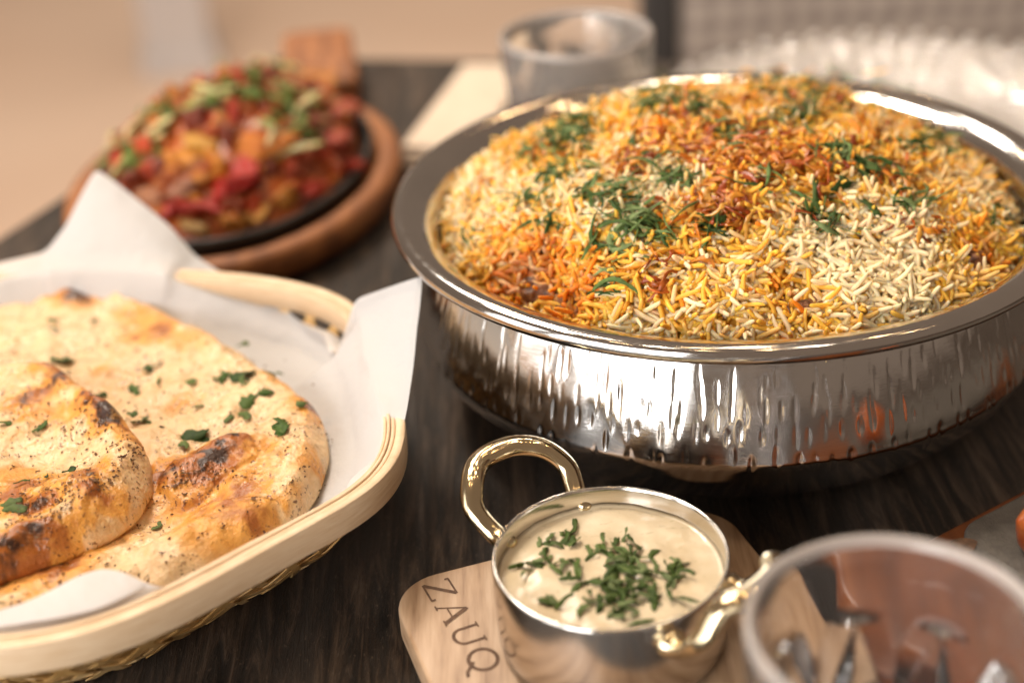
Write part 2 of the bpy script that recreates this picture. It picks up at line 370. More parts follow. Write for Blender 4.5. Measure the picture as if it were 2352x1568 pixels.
for z0, cnt, hl, dep, wd in ((.0668, 140, .0046, .00040, .00058), (.0612, 140, .0060, .00052, .00064), (.0545, 140, .0048, .00042, .00066), (.0470, 136, .0044, .00046, .00070), (.0368, 110, .0040, .00062, .0010)):
    for k in range(cnt):
        if z0 > .06 and rng.random() < .35: continue
        a0 = (k + rng.uniform(-.36, .36) + .5 * (z0 in (.0610, .0470))) / cnt * 2 * np.pi; zz0 = z0 + rng.normal(0, .0014); h_ = hl * rng.uniform(.6, 1.3); d_ = dep * rng.uniform(.5, 1.25); w_ = wd * rng.uniform(.8, 1.25)
        i0 = int(a0 / (2 * np.pi) * n); idx = np.arange(i0 - 14, i0 + 15); da = (idx / n * 2 * np.pi - a0) * .125
        prof = np.clip(1 - ((zc - zz0) / h_) ** 2, 0, 1) ** .8
        wl = w_ * (.35 + .65 * prof)
        disp[:, idx % n] -= .7 * d_ * prof * np.exp(-(da[None] / wl) ** 2 / 1.0)
tang = np.gradient(outp, axis=0); nr = np.stack([-tang[:, 1], tang[:, 0]], 1); nr /= np.linalg.norm(nr, axis=1)[:, None]
if nr[20, 0] < 0: nr = -nr
lowf = .00035 * fbm(np.cos(th)[None] * 9 + zc * 30, np.sin(th)[None] * 9 + zc * 60, 1, 2) * ((zc > .012) & (zc < .07))
disp = disp + lowf
rad = outp[:, 0][:, None] + nr[:, 0][:, None] * disp; hz = zc + nr[:, 1][:, None] * disp
vv = np.stack([rad * np.cos(th), rad * np.sin(th), hz], -1).reshape(-1, 3)
ob('body', mk('body', vv, grid_faces(n, len(outp)), M['steel']), bowl)

# ------------------------------------------------------------------ biryani
RM, ZE, HM = .1155, .0775, .0315
bir = thing('biryani', 'heap of saffron biryani rice with fried onion and mint in the steel bowl', 'rice dish', (*BC, .02))
def pix_on_mound(px, py):                 # where a sight line of the photo meets the heap
    d = FW + CR * (px - 1176) / F - CU * (py - 784) / F
    for s in np.linspace(.42, .85, 500):
        p = CO + d * s
        if p[2] <= mz(p[0], p[1]): return p
    return CO + d * .7
dips = []
def mz(x, y):
    dx, dy = np.asarray(x) - BC[0], np.asarray(y) - BC[1]; r = np.sqrt(dx * dx + dy * dy) / RM
    z = ZE + HM * np.clip(1 - r ** 2.1, -.2, 1) + .0040 * fbm(dx * 60, dy * 60, 4, 3) + .007 * fbm(dx * 20, dy * 20, 2, 2)
    z = z - .006 * ss(.86, 1.0, r)
    for c, rr_, dp in dips: z = z - dp * gauss(np.asarray(x), np.asarray(y), c, rr_)
    return z
for px, py, rr_, dp in ((1250, 640, .010, .010), (1180, 640, .008, .006), (1330, 690, .008, .006), (2215, 575, .007, .006), (2270, 600, .006, .005), (1850, 690, .011, .006), (1390, 575, .006, .004)):
    p = pix_on_mound(px, py); dips.append((p[:2], rr_, dp))
white = [pix_on_mound(*p)[:2] for p in ((2020, 600), (2080, 650), (1960, 640), (1150, 440), (1080, 440), (1310, 280), (1390, 270), (1560, 420), (1850, 590), (2250, 470), (1250, 560), (1450, 430), (1600, 480), (2100, 560))]
oran = [pix_on_mound(*p)[:2] for p in ((1640, 490), (1690, 400), (1600, 340), (1450, 390), (1700, 440), (1850, 350), (1580, 540), (1250, 370), (1720, 260), (1900, 240), (2000, 330), (1250, 640), (1190, 620), (1330, 660), (2050, 400), (1900, 430), (1420, 300), (1540, 310))]
oily = [pix_on_mound(*p)[:2] for p in ((1250, 640), (1190, 640), (1150, 600), (1350, 690), (1810, 690), (2230, 590), (1240, 590), (2170, 650), (2290, 600))]
C_W, C_Y, C_O, C_B = np.array([.96, .73, .44]), np.array([.95, .49, .062]), np.array([.88, .27, .016]), np.array([.50, .13, .010])
def rice_col(x, y, rnd):
    wv = sum(gauss(x, y, c, .013) for c in white); ov = sum(gauss(x, y, c, .010) for c in oran); bv = sum(gauss(x, y, c, .007) for c in oily)
    pn = fbm(x * 60, y * 60, 5, 2) * .75 + rnd[:, 0]
    s = .93 + .62 * wv - .85 * ov - 1.3 * bv + pn          # large = white
    kW = ss(.75, 1.35, s)[:, None]; kO = ss(.15, -.6, s)[:, None]; kB = ss(-.6, -1.8, s)[:, None]
    c = C_Y * (1 - kW) + C_W * kW; c = c * (1 - kO) + C_O * kO; c = c * (1 - kB) + C_B * kB
    return np.clip(c * (1 + .12 * rnd[:, 1:2]), 0, 1)
# the bed under the grains
nr_, na_ = 70, 220; tt = np.linspace(.002, 1.02, nr_); aa = np.linspace(0, 2 * np.pi, na_, endpoint=False)
X = BC[0] + RM * tt[:, None] * np.cos(aa); Y = BC[1] + RM * tt[:, None] * np.sin(aa)
Z = mz(X, Y) - .0030; Z[-1] -= .03
bc_ = rice_col(X.ravel(), Y.ravel(), np.zeros((X.size, 2)) - [.5, 0])
ob('rice_bed', mk('rice_bed', local(np.stack([X, Y, Z], -1).reshape(-1, 3), bir), grid_faces(na_, nr_), M['bed'], cols=bc_), bir)
NG = 16000
u = rng.random(NG); r_ = np.sqrt(u) * RM * 1.0; a_ = rng.random(NG) * 2 * np.pi
gx, gy = BC[0] + r_ * np.cos(a_), BC[1] + r_ * np.sin(a_); e = 1e-3
nx, ny = -(mz(gx + e, gy) - mz(gx - e, gy)) / (2 * e), -(mz(gx, gy + e) - mz(gx, gy - e)) / (2 * e)
nv = np.stack([nx, ny, np.ones(NG)], 1); nv /= np.linalg.norm(nv, axis=1)[:, None]
lay = rng.uniform(-.0022, .0022, NG)
az = rng.random(NG) * 2 * np.pi + 0; dv = np.stack([np.cos(az), np.sin(az), np.zeros(NG)], 1)
dv -= nv * (dv * nv).sum(1)[:, None]; dv /= np.linalg.norm(dv, axis=1)[:, None]
tilt = np.where(rng.random(NG) < .25, rng.normal(0, .75, NG), rng.normal(0, .28, NG)); td = dv * np.cos(tilt)[:, None] + nv * np.sin(tilt)[:, None]; nn_ = np.cross(td, np.cross(nv, td)); nn_ /= np.linalg.norm(nn_, axis=1)[:, None]
bb = np.cross(nn_, td); ctr = np.stack([gx, gy, mz(gx, gy) + lay], 1) + nv * .0004
over = np.hypot(ctr[:, 0] - BC[0], ctr[:, 1] - BC[1]); shrink = np.minimum(1, (.1105) / np.maximum(over, 1e-6)); ctr[:, 0] = BC[0] + (ctr[:, 0] - BC[0]) * shrink; ctr[:, 1] = BC[1] + (ctr[:, 1] - BC[1]) * shrink
Lg = rng.uniform(.0100, .0165, NG); rg = rng.uniform(.00078, .00098, NG); kap = np.abs(rng.normal(0, 44, NG)) * rng.choice([-1, 1], NG); roll = rng.random(NG) * 2 * np.pi
gc = rice_col(gx, gy, np.stack([rng.normal(0, .50, NG), rng.uniform(-1, 1, NG)], 1))
SEG = 6; PR = np.array([(-.5, .05), (-.482, .66), (-.41, .93), (-.22, 1), (0, 1.04), (.22, 1), (.41, .93), (.482, .66), (.5, .05)]); NRG = len(PR)
def grain_verts(L, r, k, ro):             # arrays -> (n, rings*seg, 3) in the grain's own frame
    L, r, k, ro = (np.asarray(q, float)[:, None] for q in (L, r, k, ro))
    x = PR[None, :, 0] * L; b0 = k * x * x - k * (L / 2) ** 2 * .4
    s = np.linspace(0, 2 * np.pi, SEG, endpoint=False); rad = r * PR[None, :, 1]
    yy = rad[:, :, None] * np.cos(s) + (b0 * np.cos(ro))[:, :, None]; zz_ = rad[:, :, None] * np.sin(s) + (b0 * np.sin(ro) * .5)[:, :, None]
    return np.stack([np.broadcast_to(x[:, :, None], yy.shape), yy, zz_], -1).reshape(len(L), -1, 3)
GF = grid_faces(SEG, NRG)
front = (lay > .0002) & (mz(gx, gy) > 0); score = gy - 12 * lay + 0 * gx; score[~front] += 10
pick = np.argsort(score)[:700]; pick = rng.permutation(pick)[:300]
rest = np.ones(NG, bool); rest[pick] = False; ri = np.where(rest)[0]
gv = grain_verts(Lg[ri], rg[ri], kap[ri], roll[ri])
wv_ = ctr[ri][:, None] + gv[..., 0:1] * td[ri][:, None] + gv[..., 1:2] * bb[ri][:, None] + gv[..., 2:3] * nn_[ri][:, None]
k_ = gv.shape[1]; fa = (GF[None] + (np.arange(len(ri)) * k_)[:, None, None]).reshape(-1, 4)
lam = np.repeat(PR[:, 0] + .5, SEG)[None, :, None]; g2 = gc[rng.permutation(NG)][ri] * .45 + gc[ri] * .55
lam = ss(.25, .95, lam); gcol = gc[ri][:, None] * (1 - lam) + g2[:, None] * lam
tag(ob('rice_grains', mk('rice_grains', local(wv_.reshape(-1, 3), bir), fa, M['rice'], cols=gcol.reshape(-1, 3)), bir), kind='stuff')
tmpl = []
for k in range(14):
    g1 = grain_verts([random.uniform(.0120, .0170)], [random.uniform(.00084, .00100)], [random.uniform(5, 60)], [random.uniform(-.5, .5)])[0]
    tmpl.append(mk('rice_grain', g1, GF, M['rice_one']))
def place(o, c, t_, b_, n_):
    o.matrix_local = Matrix(((t_[0], b_[0], n_[0], c[0]), (t_[1], b_[1], n_[1], c[1]), (t_[2], b_[2], n_[2], c[2]), (0, 0, 0, 1)))
for i in pick:
    o = ob('rice_grain', random.choice(tmpl), bir); c = local(ctr[i] + nv[i] * .0010, bir)
    place(o, c, td[i], bb[i], nn_[i]); o.color = (*gc[i], 1)

# ribbons: mint shreds and onion slivers
def ribbon(L, wd, curl, wav, thick=.00025, n_=11, twist=1.0, ragged=.15, arch=0., seed=0):
    g = np.random.default_rng(seed); s = np.linspace(0, 1, n_)
    ang_ = curl * (s - .5) * 2 + wav * np.sin(s * g.uniform(4, 9) + g.uniform(0, 6)); st = L / (n_ - 1)
    px = np.r_[0, np.cumsum(np.cos(ang_[:-1]) * st)]; py = np.r_[0, np.cumsum(np.sin(ang_[:-1]) * st)]; px -= px.mean(); py -= py.mean()
    pz = arch * L * (np.sin(np.pi * s) - .3) + g.normal(0, .06, n_).cumsum() * .0016
    wl = wd * (.35 + .65 * np.sin(np.pi * np.clip(s, .03, .97)) ** .5) * (1 + ragged * g.normal(0, 1, n_)); tw = twist * np.sin(s * g.uniform(2, 6) + g.uniform(0, 6))
    V = []
    for i in range(n_):
        nx_, ny_ = -np.sin(ang_[i]), np.cos(ang_[i]); c_, s_ = math.cos(tw[i]), math.sin(tw[i])
        for sg, zt in ((-1, -1), (0, -1.6), (1, -1), (1, 1), (0, .4), (-1, 1)):
            V.append((px[i] + nx_ * sg * wl[i] / 2 * c_, py[i] + ny_ * sg * wl[i] / 2 * c_, pz[i] + sg * wl[i] / 2 * s_ + zt * thick / 2 - (abs(sg) < .5) * wd * .10))
    f = [tuple(q) for q in grid_faces(6, n_)] + [tuple(range(6))[::-1], tuple(range((n_ - 1) * 6, n_ * 6))]
    return np.array(V), f
def scatter(name, parent, meshes, spots, surf, cols_, lift, tiltsd=.3, mult=1.0):
    for px, py, cnt, spread in spots:
        for k in range(max(1, round(cnt * mult))):
            p = surf(px + random.gauss(0, spread * 1.25), py + random.gauss(0, spread * .62))
            if p is None: continue
            e = 1.2e-3
            q = p.copy()
            hz_ = parent_h(parent, q); sx_ = (parent_h(parent, q + [e, 0, 0]) - parent_h(parent, q - [e, 0, 0])) / (2 * e); sy_ = (parent_h(parent, q + [0, e, 0]) - parent_h(parent, q - [0, e, 0])) / (2 * e)
            nn = Vector((-sx_ * .8 + random.gauss(0, tiltsd), -sy_ * .8 + random.gauss(0, tiltsd), 1)).normalized()
            t0 = Vector((math.cos(a := random.uniform(0, 6.28)), math.sin(a), 0)); t0 = (t0 - nn * t0.dot(nn)).normalized(); b0 = nn.cross(t0)
            o = ob(name, random.choice(meshes), parent); place(o, local([q[0], q[1], hz_ + random.uniform(*lift)], parent), t0, b0, nn)
            c = np.array(random.choice(cols_)) * random.uniform(.75, 1.2); o.color = (*c, 1)
HGT = {}
def parent_h(parent, p): return float(HGT[parent.name](p[0], p[1]))
HGT[bir.name] = mz
GREENS = [(.080, .135, .028), (.11, .175, .04), (.045, .09, .018), (.16, .235, .07), (.23, .30, .11)]
mint = [mk('mint_shred', *ribbon(random.uniform(.010, .026), random.uniform(.0007, .0017), random.uniform(-1.3, 1.3), random.uniform(.1, .5), .0002, 12, random.uniform(.3, 1.1), .2, random.uniform(.0, .16), k), M['herb']) for k in range(22)]
leafy = [mk('mint_shred', *ribbon(random.uniform(.011, .017), random.uniform(.0034, .0052), random.uniform(-.6, .6), random.uniform(.1, .3), .00022, 12, random.uniform(.3, .9), .12, random.uniform(.05, .2), 50 + k), M['herb']) for k in range(6)]
onions = [mk('onion_sliver', *ribbon(random.uniform(.008, .020), random.uniform(.0012, .0030), random.uniform(-1.6, 1.6), random.uniform(.2, .7), .0005, 12, random.uniform(.4, 1.2), .22, random.uniform(0, .25), 100 + k), M['onion']) for k in range(18)]
BR = [(.66, .19, .018), (.54, .12, .012), (.80, .30, .03), (.36, .06, .008), (.86, .40, .06), (.76, .25, .02)]
scatter('onion_sliver', bir, onions, [(1640, 500, 34, 42), (1690, 400, 26, 46), (1590, 350, 18, 40), (1460, 390, 16, 30), (1780, 370, 18, 45), (1880, 420, 10, 40), (1250, 375, 7, 20), (1720, 290, 12, 55), (1990, 330, 12, 50), (1540, 620, 4, 30), (1560, 290, 9, 40), (1880, 250, 12, 60), (1520, 680, 2, 14), (1110, 450, 2, 14), (2120, 560, 4, 30), (1740, 340, 10, 40), (2060, 420, 6, 30)], pix_on_mound, BR, (.0020, .0050), .45, 2.3)
scatter('mint_shred', bir, mint, [(1490, 240, 15, 26), (1560, 262, 9, 26), (1600, 280, 4, 16), (1310, 335, 13, 24), (1260, 365, 7, 18), (1350, 310, 5, 14), (1300, 420, 8, 20), (1375, 480, 6, 18), (1430, 470, 6, 16), (1450, 530, 16, 26), (1530, 575, 4, 18), (1400, 590, 5, 18), (1555, 435, 6, 16), (1390, 690, 2, 10), (1400, 640, 2, 9), (1820, 295, 16, 28), (1800, 215, 9, 40), (1900, 225, 12, 36), (1990, 240, 12, 34), (2060, 265, 9, 24), (1680, 330, 6, 16), (1690, 360, 3, 14), (1930, 380, 7, 18), (2110, 350, 10, 24), (2160, 360, 6, 18), (1880, 500, 4, 16), (2100, 490, 7, 18), (1900, 548, 5, 20), (1640, 545, 4, 15), (1215, 480, 4, 12), (1265, 545, 2, 9), (2300, 515, 3, 12), (1500, 420, 2, 20), (1770, 445, 2, 16), (1080, 575, 1, 5), (1220, 375, 4, 14), (2010, 420, 3, 16)], pix_on_mound, GREENS, (.0026, .0062), .45, 2.3)
scatter('mint_shred', bir, leafy, [(1462, 345, 1, 2), (1970, 405, 3, 10), (1935, 450, 1, 4), (2000, 510, 1, 4), (1920, 370, 2, 10), (1650, 540, 1, 4), (1830, 300, 2, 12), (1880, 490, 1, 5)], pix_on_mound, GREENS[:3], (.0034, .0052), .3)
def blob(r, seed, amp=.3, sub=3, sq=(1, 1, 1)):
    bm = bmesh.new(); bmesh.ops.create_icosphere(bm, subdivisions=sub, radius=1)
    V = np.array([v.co for v in bm.verts]); Fc = [tuple(v.index for v in f.verts) for f in bm.faces]; bm.free()
    d_ = 1 + amp * (fbm(V[:, 0] * 1.3 + seed * 3.7, V[:, 1] * 1.3 + V[:, 2] * 1.1, seed, 3) + .5 * fbm(V[:, 2] * 2 + seed, V[:, 0] * 2, seed + 2, 2))
    return V * d_[:, None] * r * np.array(sq), Fc
for k, (px, py, s, rz) in enumerate(((1860, 700, .0105, .4), (1800, 705, .006, 1.2), (1250, 655, .0085, .2), (2225, 590, .007, 1.0), (1300, 685, .006, 2.0))):
    p = pix_on_mound(px, py); vv, ff = blob(s, 20 + k, .6, 4, (1.3, .85, .6))
    o = ob('meat_chunk', mk('meat_chunk', vv, ff, M['meat']), bir); o.location = local([p[0], p[1], p[2] - s * .15], bir); o.rotation_euler = (random.uniform(-.3, .3), random.uniform(-.3, .3), rz)
for px, py in ((1218, 492), (1905, 470), (1470, 400), (1780, 400)):
    p = pix_on_mound(px, py); vv, ff = blob(.0017, 40, .12, 2)
    o = ob('peppercorn', mk('peppercorn', vv, ff, M['burn']), bir); o.location = local([p[0], p[1], p[2] + .0012], bir)

# ------------------------------------------------------------------ bamboo basket
KC, KA, KW_, KH, KN = np.array([-.1698, .474]), R(145.7), .134, .119, 2.55
kc, ks = math.cos(KA), math.sin(KA)
ctl = [(-.1478, .3385), (-.1323, .3416), (-.1126, .3512), (-.093, .3672), (-.0721, .3862), (-.0505, .4045), (-.0418, .4185), (-.0385, .4345), (-.0392, .4520), (-.0480, .5060), (-.0655, .5470), (-.085, .5628), (-.1045, .5729), (-.1238, .5790), (-.160, .5890), (-.20, .5960), (-.232, .5900), (-.262, .5650), (-.285, .52), (-.290, .46), (-.268, .40), (-.22, .358), (-.18, .341)]
cl_ = smooth_path(ctl[-3:] + ctl + ctl[:4], 4000)
L_ = np.r_[0, np.cumsum(np.linalg.norm(np.diff(cl_, axis=0), axis=1))]
i0_ = np.argmin(np.linalg.norm(cl_[:1500] - ctl[0], axis=1)); i1_ = 2000 + np.argmin(np.linalg.norm(cl_[2000:] - ctl[0], axis=1))
sg_ = np.linspace(L_[i0_], L_[i1_], 2000, endpoint=False); OUTL = np.stack([np.interp(sg_, L_, cl_[:, 0]), np.interp(sg_, L_, cl_[:, 1])], 1)
for _ in range(60):
    OUTL = sum(np.roll(OUTL, k, 0) for k in (-12, -6, 0, 6, 12)) / 5
    if _ > 12: break
tg_ = np.roll(OUTL, -8, 0) - np.roll(OUTL, 8, 0); NRM = np.stack([tg_[:, 1], -tg_[:, 0]], 1); NRM /= np.linalg.norm(NRM, axis=1)[:, None]
for _ in range(6): NRM = sum(np.roll(NRM, k, 0) for k in (-50, -25, 0, 25, 50)); NRM /= np.linalg.norm(NRM, axis=1)[:, None]
def oval_even(n, off=0.0):
    P = OUTL + NRM * off; return P[(np.arange(n) * 2000 // n)]
ba = thing('bread_basket', 'pale woven bamboo basket with a thick rim holding the naan', 'basket', (*KC, 0))
for k in range(4):
    o0 = (0, -.0036, -.0053, -.0067)[k]; o1 = (-.0034, -.0051, -.0065, -.0078)[k]; zt = .0502 - .0005 * (k % 2); zb = (.0398, .0415, .0415, .0405)[k]
    A, B = oval_even(200, o0), oval_even(200, o1); n = 200; c = .0003
    wob = .0005 * fbm(np.cos(np.linspace(0, 6.28, n)) * 3 + k, np.sin(np.linspace(0, 6.28, n)) * 3, 3, 2)
    rings = [np.c_[A, np.full(n, zb)], np.c_[A, zt - c + wob], np.c_[A + (B - A) * .10, zt + wob], np.c_[B + (A - B) * .10, zt + wob], np.c_[B, zt - c + wob], np.c_[B, np.full(n, zb)], np.c_[A, np.full(n, zb)]]
    ob('rim_band', mk('rim_band', local(np.concatenate(rings), ba), grid_faces(n, 7), M['bamboo']), ba)
def wall(s, v_, out=0.0):                # s in 0..1 round the basket, v 0 (rim) .. 1 (base)
    P0 = OV[(np.asarray(s) % 1 * 1000).astype(int) % 1000]; P1 = OB[(np.asarray(s) % 1 * 1000).astype(int) % 1000]
    bul = .0045 * np.sin(np.pi * np.clip(v_, 0, 1)); dirn = P0 - P1; dirn = dirn / np.linalg.norm(dirn, axis=-1)[..., None]
    xy = P0 * (1 - np.asarray(v_)[..., None]) + P1 * np.asarray(v_)[..., None] + dirn * (bul + out)[..., None]
    return np.concatenate([xy, (.0465 - .0450 * np.asarray(v_))[..., None]], -1)
OV, OB = oval_even(1000, -.0040), oval_even(1000, -.040)
for dr in (1, -1):
    for k in range(52):
        m_ = 16; v_ = np.linspace(0, 1.0, m_); s = k / 52 + dr * v_ * .060
        ot = .0007 * np.cos(v_ * 5 * np.pi + (k % 2) * np.pi) * dr
        wd = .0041 / .70 * random.uniform(.85, 1.1)
        V = np.concatenate([np.stack([wall(s - wd / 2, v_, ot + .0003), wall(s + wd / 2, v_, ot + .0003), wall(s + wd / 2, v_, ot - .0003), wall(s - wd / 2, v_, ot - .0003)], 1)]).reshape(-1, 3)
        ob('bamboo_strip', mk('bamboo_strip', local(V, ba), [tuple(q) for q in grid_faces(4, m_)], M['strip'], False), ba)
for vv_ in (.32, .68):
    s = np.linspace(0, 1, 240, endpoint=False); ot = np.zeros(240) + .0002 + .0012 * np.cos(s * 52 * np.pi)
    V = np.concatenate([wall(s, np.full(240, vv_ - .045), ot), wall(s, np.full(240, vv_ + .045), ot), wall(s, np.full(240, vv_ + .045), ot - .0006), wall(s, np.full(240, vv_ - .045), ot - .0006), wall(s, np.full(240, vv_ - .045), ot)])
    ob('bamboo_hoop', mk('bamboo_hoop', local(V, ba), grid_faces(240, 5), M['strip'], False), ba)
vv, ff = prism(oval_even(80, -.0405), .0008, .0035, .001); ob('base', mk('base', local(vv, ba), ff, M['strip']), ba)

# ------------------------------------------------------------------ greaseproof paper
def P3(px, py, Y): return aty(px, py, Y)
def ang_of(p): d = p[:2] - KC; return math.atan2(d[1], d[0])
top = [P3(-120, 640, .59), P3(0, 603, .60), P3(105, 580, .605), P3(150, 520, .612), P3(190, 440, .625), P3(220, 388, .635), P3(268, 420, .628), P3(330, 470, .618), P3(392, 520, .608), P3(450, 590, .595), P3(525, 637, .582), P3(590, 672, .572), P3(650, 705, .562), P3(690, 742, .549), P3(744, 772, .536), P3(750, 812, .526), P3(772, 806, .520), P3(800, 730, .520), P3(817, 686, .520), P3(890, 660, .512), P3(966, 634, .502),
       P3(957, 740, .487), P3(944, 870, .467), P3(926, 968, .449), P3(890, 1030, .4345), P3(840, 1068, .4275), P3(797, 1100, .4235), P3(786, 1150, .416), P3(720, 1180, .408), P3(652, 1206, .402), at(560, 1262, .0465), at(470, 1310, .047), at(380, 1352, .050), at(335, 1338, .0525), at(285, 1312, .055), at(235, 1303, .056), at(180, 1320, .056), at(120, 1352, .054), at(60, 1382, .053), at(0, 1400, .053), at(-90, 1420, .052)]
extra = [(-.262, .372, .056), (-.292, .43, .062), (-.30, .50, .064), (-.285, .555, .06)]
TP = np.array([list(p) for p in top] + [list(p) for p in extra])
lp_ = np.vstack([TP, TP[:1]]); L = np.r_[0, np.cumsum(np.linalg.norm(np.diff(lp_, axis=0), axis=1))]; NP = 420; sq = np.linspace(0, L[-1], NP, endpoint=False)
TL = np.stack([np.interp(sq, L, lp_[:, i]) for i in range(3)], 1)
for _ in range(2): TL = (np.roll(TL, 1, 0) + 2 * TL + np.roll(TL, -1, 0)) / 4
an = np.array([ang_of(p) for p in TL])
OVf = oval_even(1000, -.011); oa = np.arctan2(OVf[:, 1] - KC[1], OVf[:, 0] - KC[0]); od = np.argsort(oa)
def rim_at(a, off):
    rr_ = np.linalg.norm(OVf - KC, axis=1)[od]; r1 = np.interp(a, oa[od], rr_, period=2 * np.pi) + off
    return np.stack([KC[0] + r1 * np.cos(a), KC[1] + r1 * np.sin(a)], 1)
w1 = np.c_[rim_at(an, -.008), np.clip(TL[:, 2] - .009, .030, .0375)]; w2 = np.c_[rim_at(an, .0012), np.full(NP, .0518)]; w2[:, 2] = np.clip(TL[:, 2] - .0015, .031, .0518)
b1 = np.c_[rim_at(an, -.026), np.full(NP, .0290)]; b0 = np.c_[np.tile(KC, (NP, 1)), np.full(NP, .0270)]
rows = []
for (A, B, k) in ((b0, b1, 5), (b1, w1, 8), (w1, w2, 10)):
    for i in range(k): rows.append(A + (B - A) * i / k)
for i in range(27):
    t_ = i / 26; Q = w2 + (TL - w2) * t_; Q[:, 2] += -.004 * math.sin(math.pi * t_) * 0; rows.append(Q)
Pp = np.array(rows); nrw = len(rows)
cr = .0022 * fbm(Pp[..., 0] * 42, Pp[..., 1] * 42 + Pp[..., 2] * 30, 6, 3) - .0050 * np.abs(fbm(Pp[..., 0] * 20 + Pp[..., 2] * 26, Pp[..., 1] * 20 - Pp[..., 2] * 12, 1, 2))
fade = np.clip((np.arange(nrw) - 14) / 10, 0, 1)[:, None] * np.clip((nrw - np.arange(nrw)) / 6, .25, 1)[:, None]
rd = Pp[..., :2] - KC; rd = rd / (np.linalg.norm(rd, axis=-1)[..., None] + 1e-9); Pp[..., :2] -= rd * (cr * fade)[..., None]
pp = thing('paper_liner', 'white greaseproof paper lining the bamboo basket with corners standing up', 'paper', (*KC, .004))
sheet = ob('sheet', mk('sheet', local(Pp.reshape(-1, 3), pp), grid_faces(NP, nrw), M['paper']), pp)

# ------------------------------------------------------------------ naan
CREAM, GOLD, RUST, CHAR = np.array([.84, .60, .34]), np.array([.76, .36, .075]), np.array([.40, .125, .022]), np.array([.045, .018, .010])
def naan(name, label, outline, center, zb, th, edge, bumps, browns, chars, seed, slope=(0, 0), nR=150, nA=520, flaps=()):
    root = thing(name, label, 'naan', (center[0], center[1], zb))
    o = np.array(outline); d_ = o - center; a = np.arctan2(d_[:, 1], d_[:, 0]); r = np.linalg.norm(d_, axis=1); od_ = np.argsort(a)
    t = np.linspace(-np.pi, np.pi, nA, endpoint=False); A3 = np.r_[a[od_] - 2 * np.pi, a[od_], a[od_] + 2 * np.pi]; R3 = np.tile(r[od_], 3)
    rad_ = np.interp(t, A3, R3)
    for _ in range(6): rad_ = (np.roll(rad_, 1) + 2 * rad_ + np.roll(rad_, -1)) / 4
    rad_ = rad_ * (1 + .012 * fbm(np.cos(t) * 4 + seed, np.sin(t) * 4, seed, 3))
    q = np.linspace(0.004, 1, nR) ** .8; X = center[0] + q[:, None] * rad_ * np.cos(t); Y = center[1] + q[:, None] * rad_ * np.sin(t)
    Q = np.broadcast_to(q[:, None], X.shape); dist = (1 - Q) * rad_
    prof = np.sqrt(np.clip(1 - (1 - np.clip(dist / .0075, 0, 1)) ** 2, 0, 1))
    Z = zb + th * prof + edge * np.exp(-((dist - .011) / .008) ** 2) * prof
    bubble = .0026 * fbm(X * 48, Y * 48, seed, 3) + .0022 * np.abs(fbm(X * 95, Y * 95, seed + 2, 2)) + .0012 * fbm(X * 210, Y * 210, seed + 1, 2)
    Z = Z + bubble * prof; hi = np.zeros_like(Z)
    for c, rx, ry, an_, h in bumps:
        ca, sa = math.cos(an_), math.sin(an_); u_ = (X - c[0]) * ca + (Y - c[1]) * sa; v_ = -(X - c[0]) * sa + (Y - c[1]) * ca
        g = np.exp(-((u_ / rx) ** 2 + (v_ / ry) ** 2)); Z = Z + h * g * prof; hi = hi + g * (h > 0)
    for poly, h in flaps:
        pg = np.array(poly); ins = np.zeros(X.shape, bool); dm = np.full(X.shape, 1.0)
        for i in range(len(pg)):
            a_, b_ = pg[i], pg[(i + 1) % len(pg)]; cr_ = ((a_[1] > Y) != (b_[1] > Y)) & (X < (b_[0] - a_[0]) * (Y - a_[1]) / (b_[1] - a_[1] + 1e-12) + a_[0]); ins ^= cr_
            w_ = b_ - a_; tq = np.clip(((X - a_[0]) * w_[0] + (Y - a_[1]) * w_[1]) / (w_ @ w_), 0, 1); dm = np.minimum(dm, np.hypot(X - a_[0] - tq * w_[0], Y - a_[1] - tq * w_[1]))
        sd = np.where(ins, dm, -dm) + .0012 * fbm(X * 150, Y * 150, seed + 2, 2); k_ = ss(-.0004, .0022, sd) * (.6 + .4 * ss(.001, .012, sd))
        Z = Z + h * k_ * prof; hi = hi + .45 * k_ * (h > .0012) - 1.2 * np.exp(-((sd + .0012) / .0012) ** 2)
    Z = Z + slope[0] * (X - center[0]) + slope[1] * (Y - center[1])
    br = .50 * ss(.1, .8, fbm(X * 42, Y * 42, seed + 3, 3) + .2) + .22 * np.exp(-((dist - .005) / .006) ** 2) * ss(-.35, .5, fbm(X * 30, Y * 30, seed + 5, 3)) * 1.4 + .20 * hi
    chv = np.zeros_like(Z); nz = fbm(X * 130, Y * 130, seed + 4, 4); nz2 = fbm(X * 330, Y * 330, seed + 1, 3)
    for c, s in browns: br = br + .55 * gauss(X, Y, c, s * .9) * (1 + 1.6 * nz + .5 * nz2)
    for c, s, k in chars: g = gauss(X, Y, c, s); chv = chv + k * g * (.85 + 2.2 * nz + 1.6 * nz2); br = br + .75 * gauss(X, Y, c, s * 1.5) * (1 + .8 * nz)
    br = np.clip(br + .12 * nz2, 0, 2); kG = ss(.22, .85, br)[..., None]; kR = ss(.90, 1.7, br)[..., None]; kC = ss(.35, .85, chv)[..., None]
    C = CREAM * (1 - kG) + GOLD * kG; C = C * (1 - kR) + RUST * kR; C = C * (1 - kC) + CHAR * kC
    last = np.stack([X[-1], Y[-1], Z[-1] * 0 + zb - .001], -1); mid = np.stack([center[0] + .5 * rad_ * np.cos(t), center[1] + .5 * rad_ * np.sin(t), np.full(nA, zb - .001)], -1)
    V = np.concatenate([np.stack([X, Y, Z], -1).reshape(-1, 3), last, mid]); C = np.concatenate([C.reshape(-1, 3), C[-1], C[-1]])
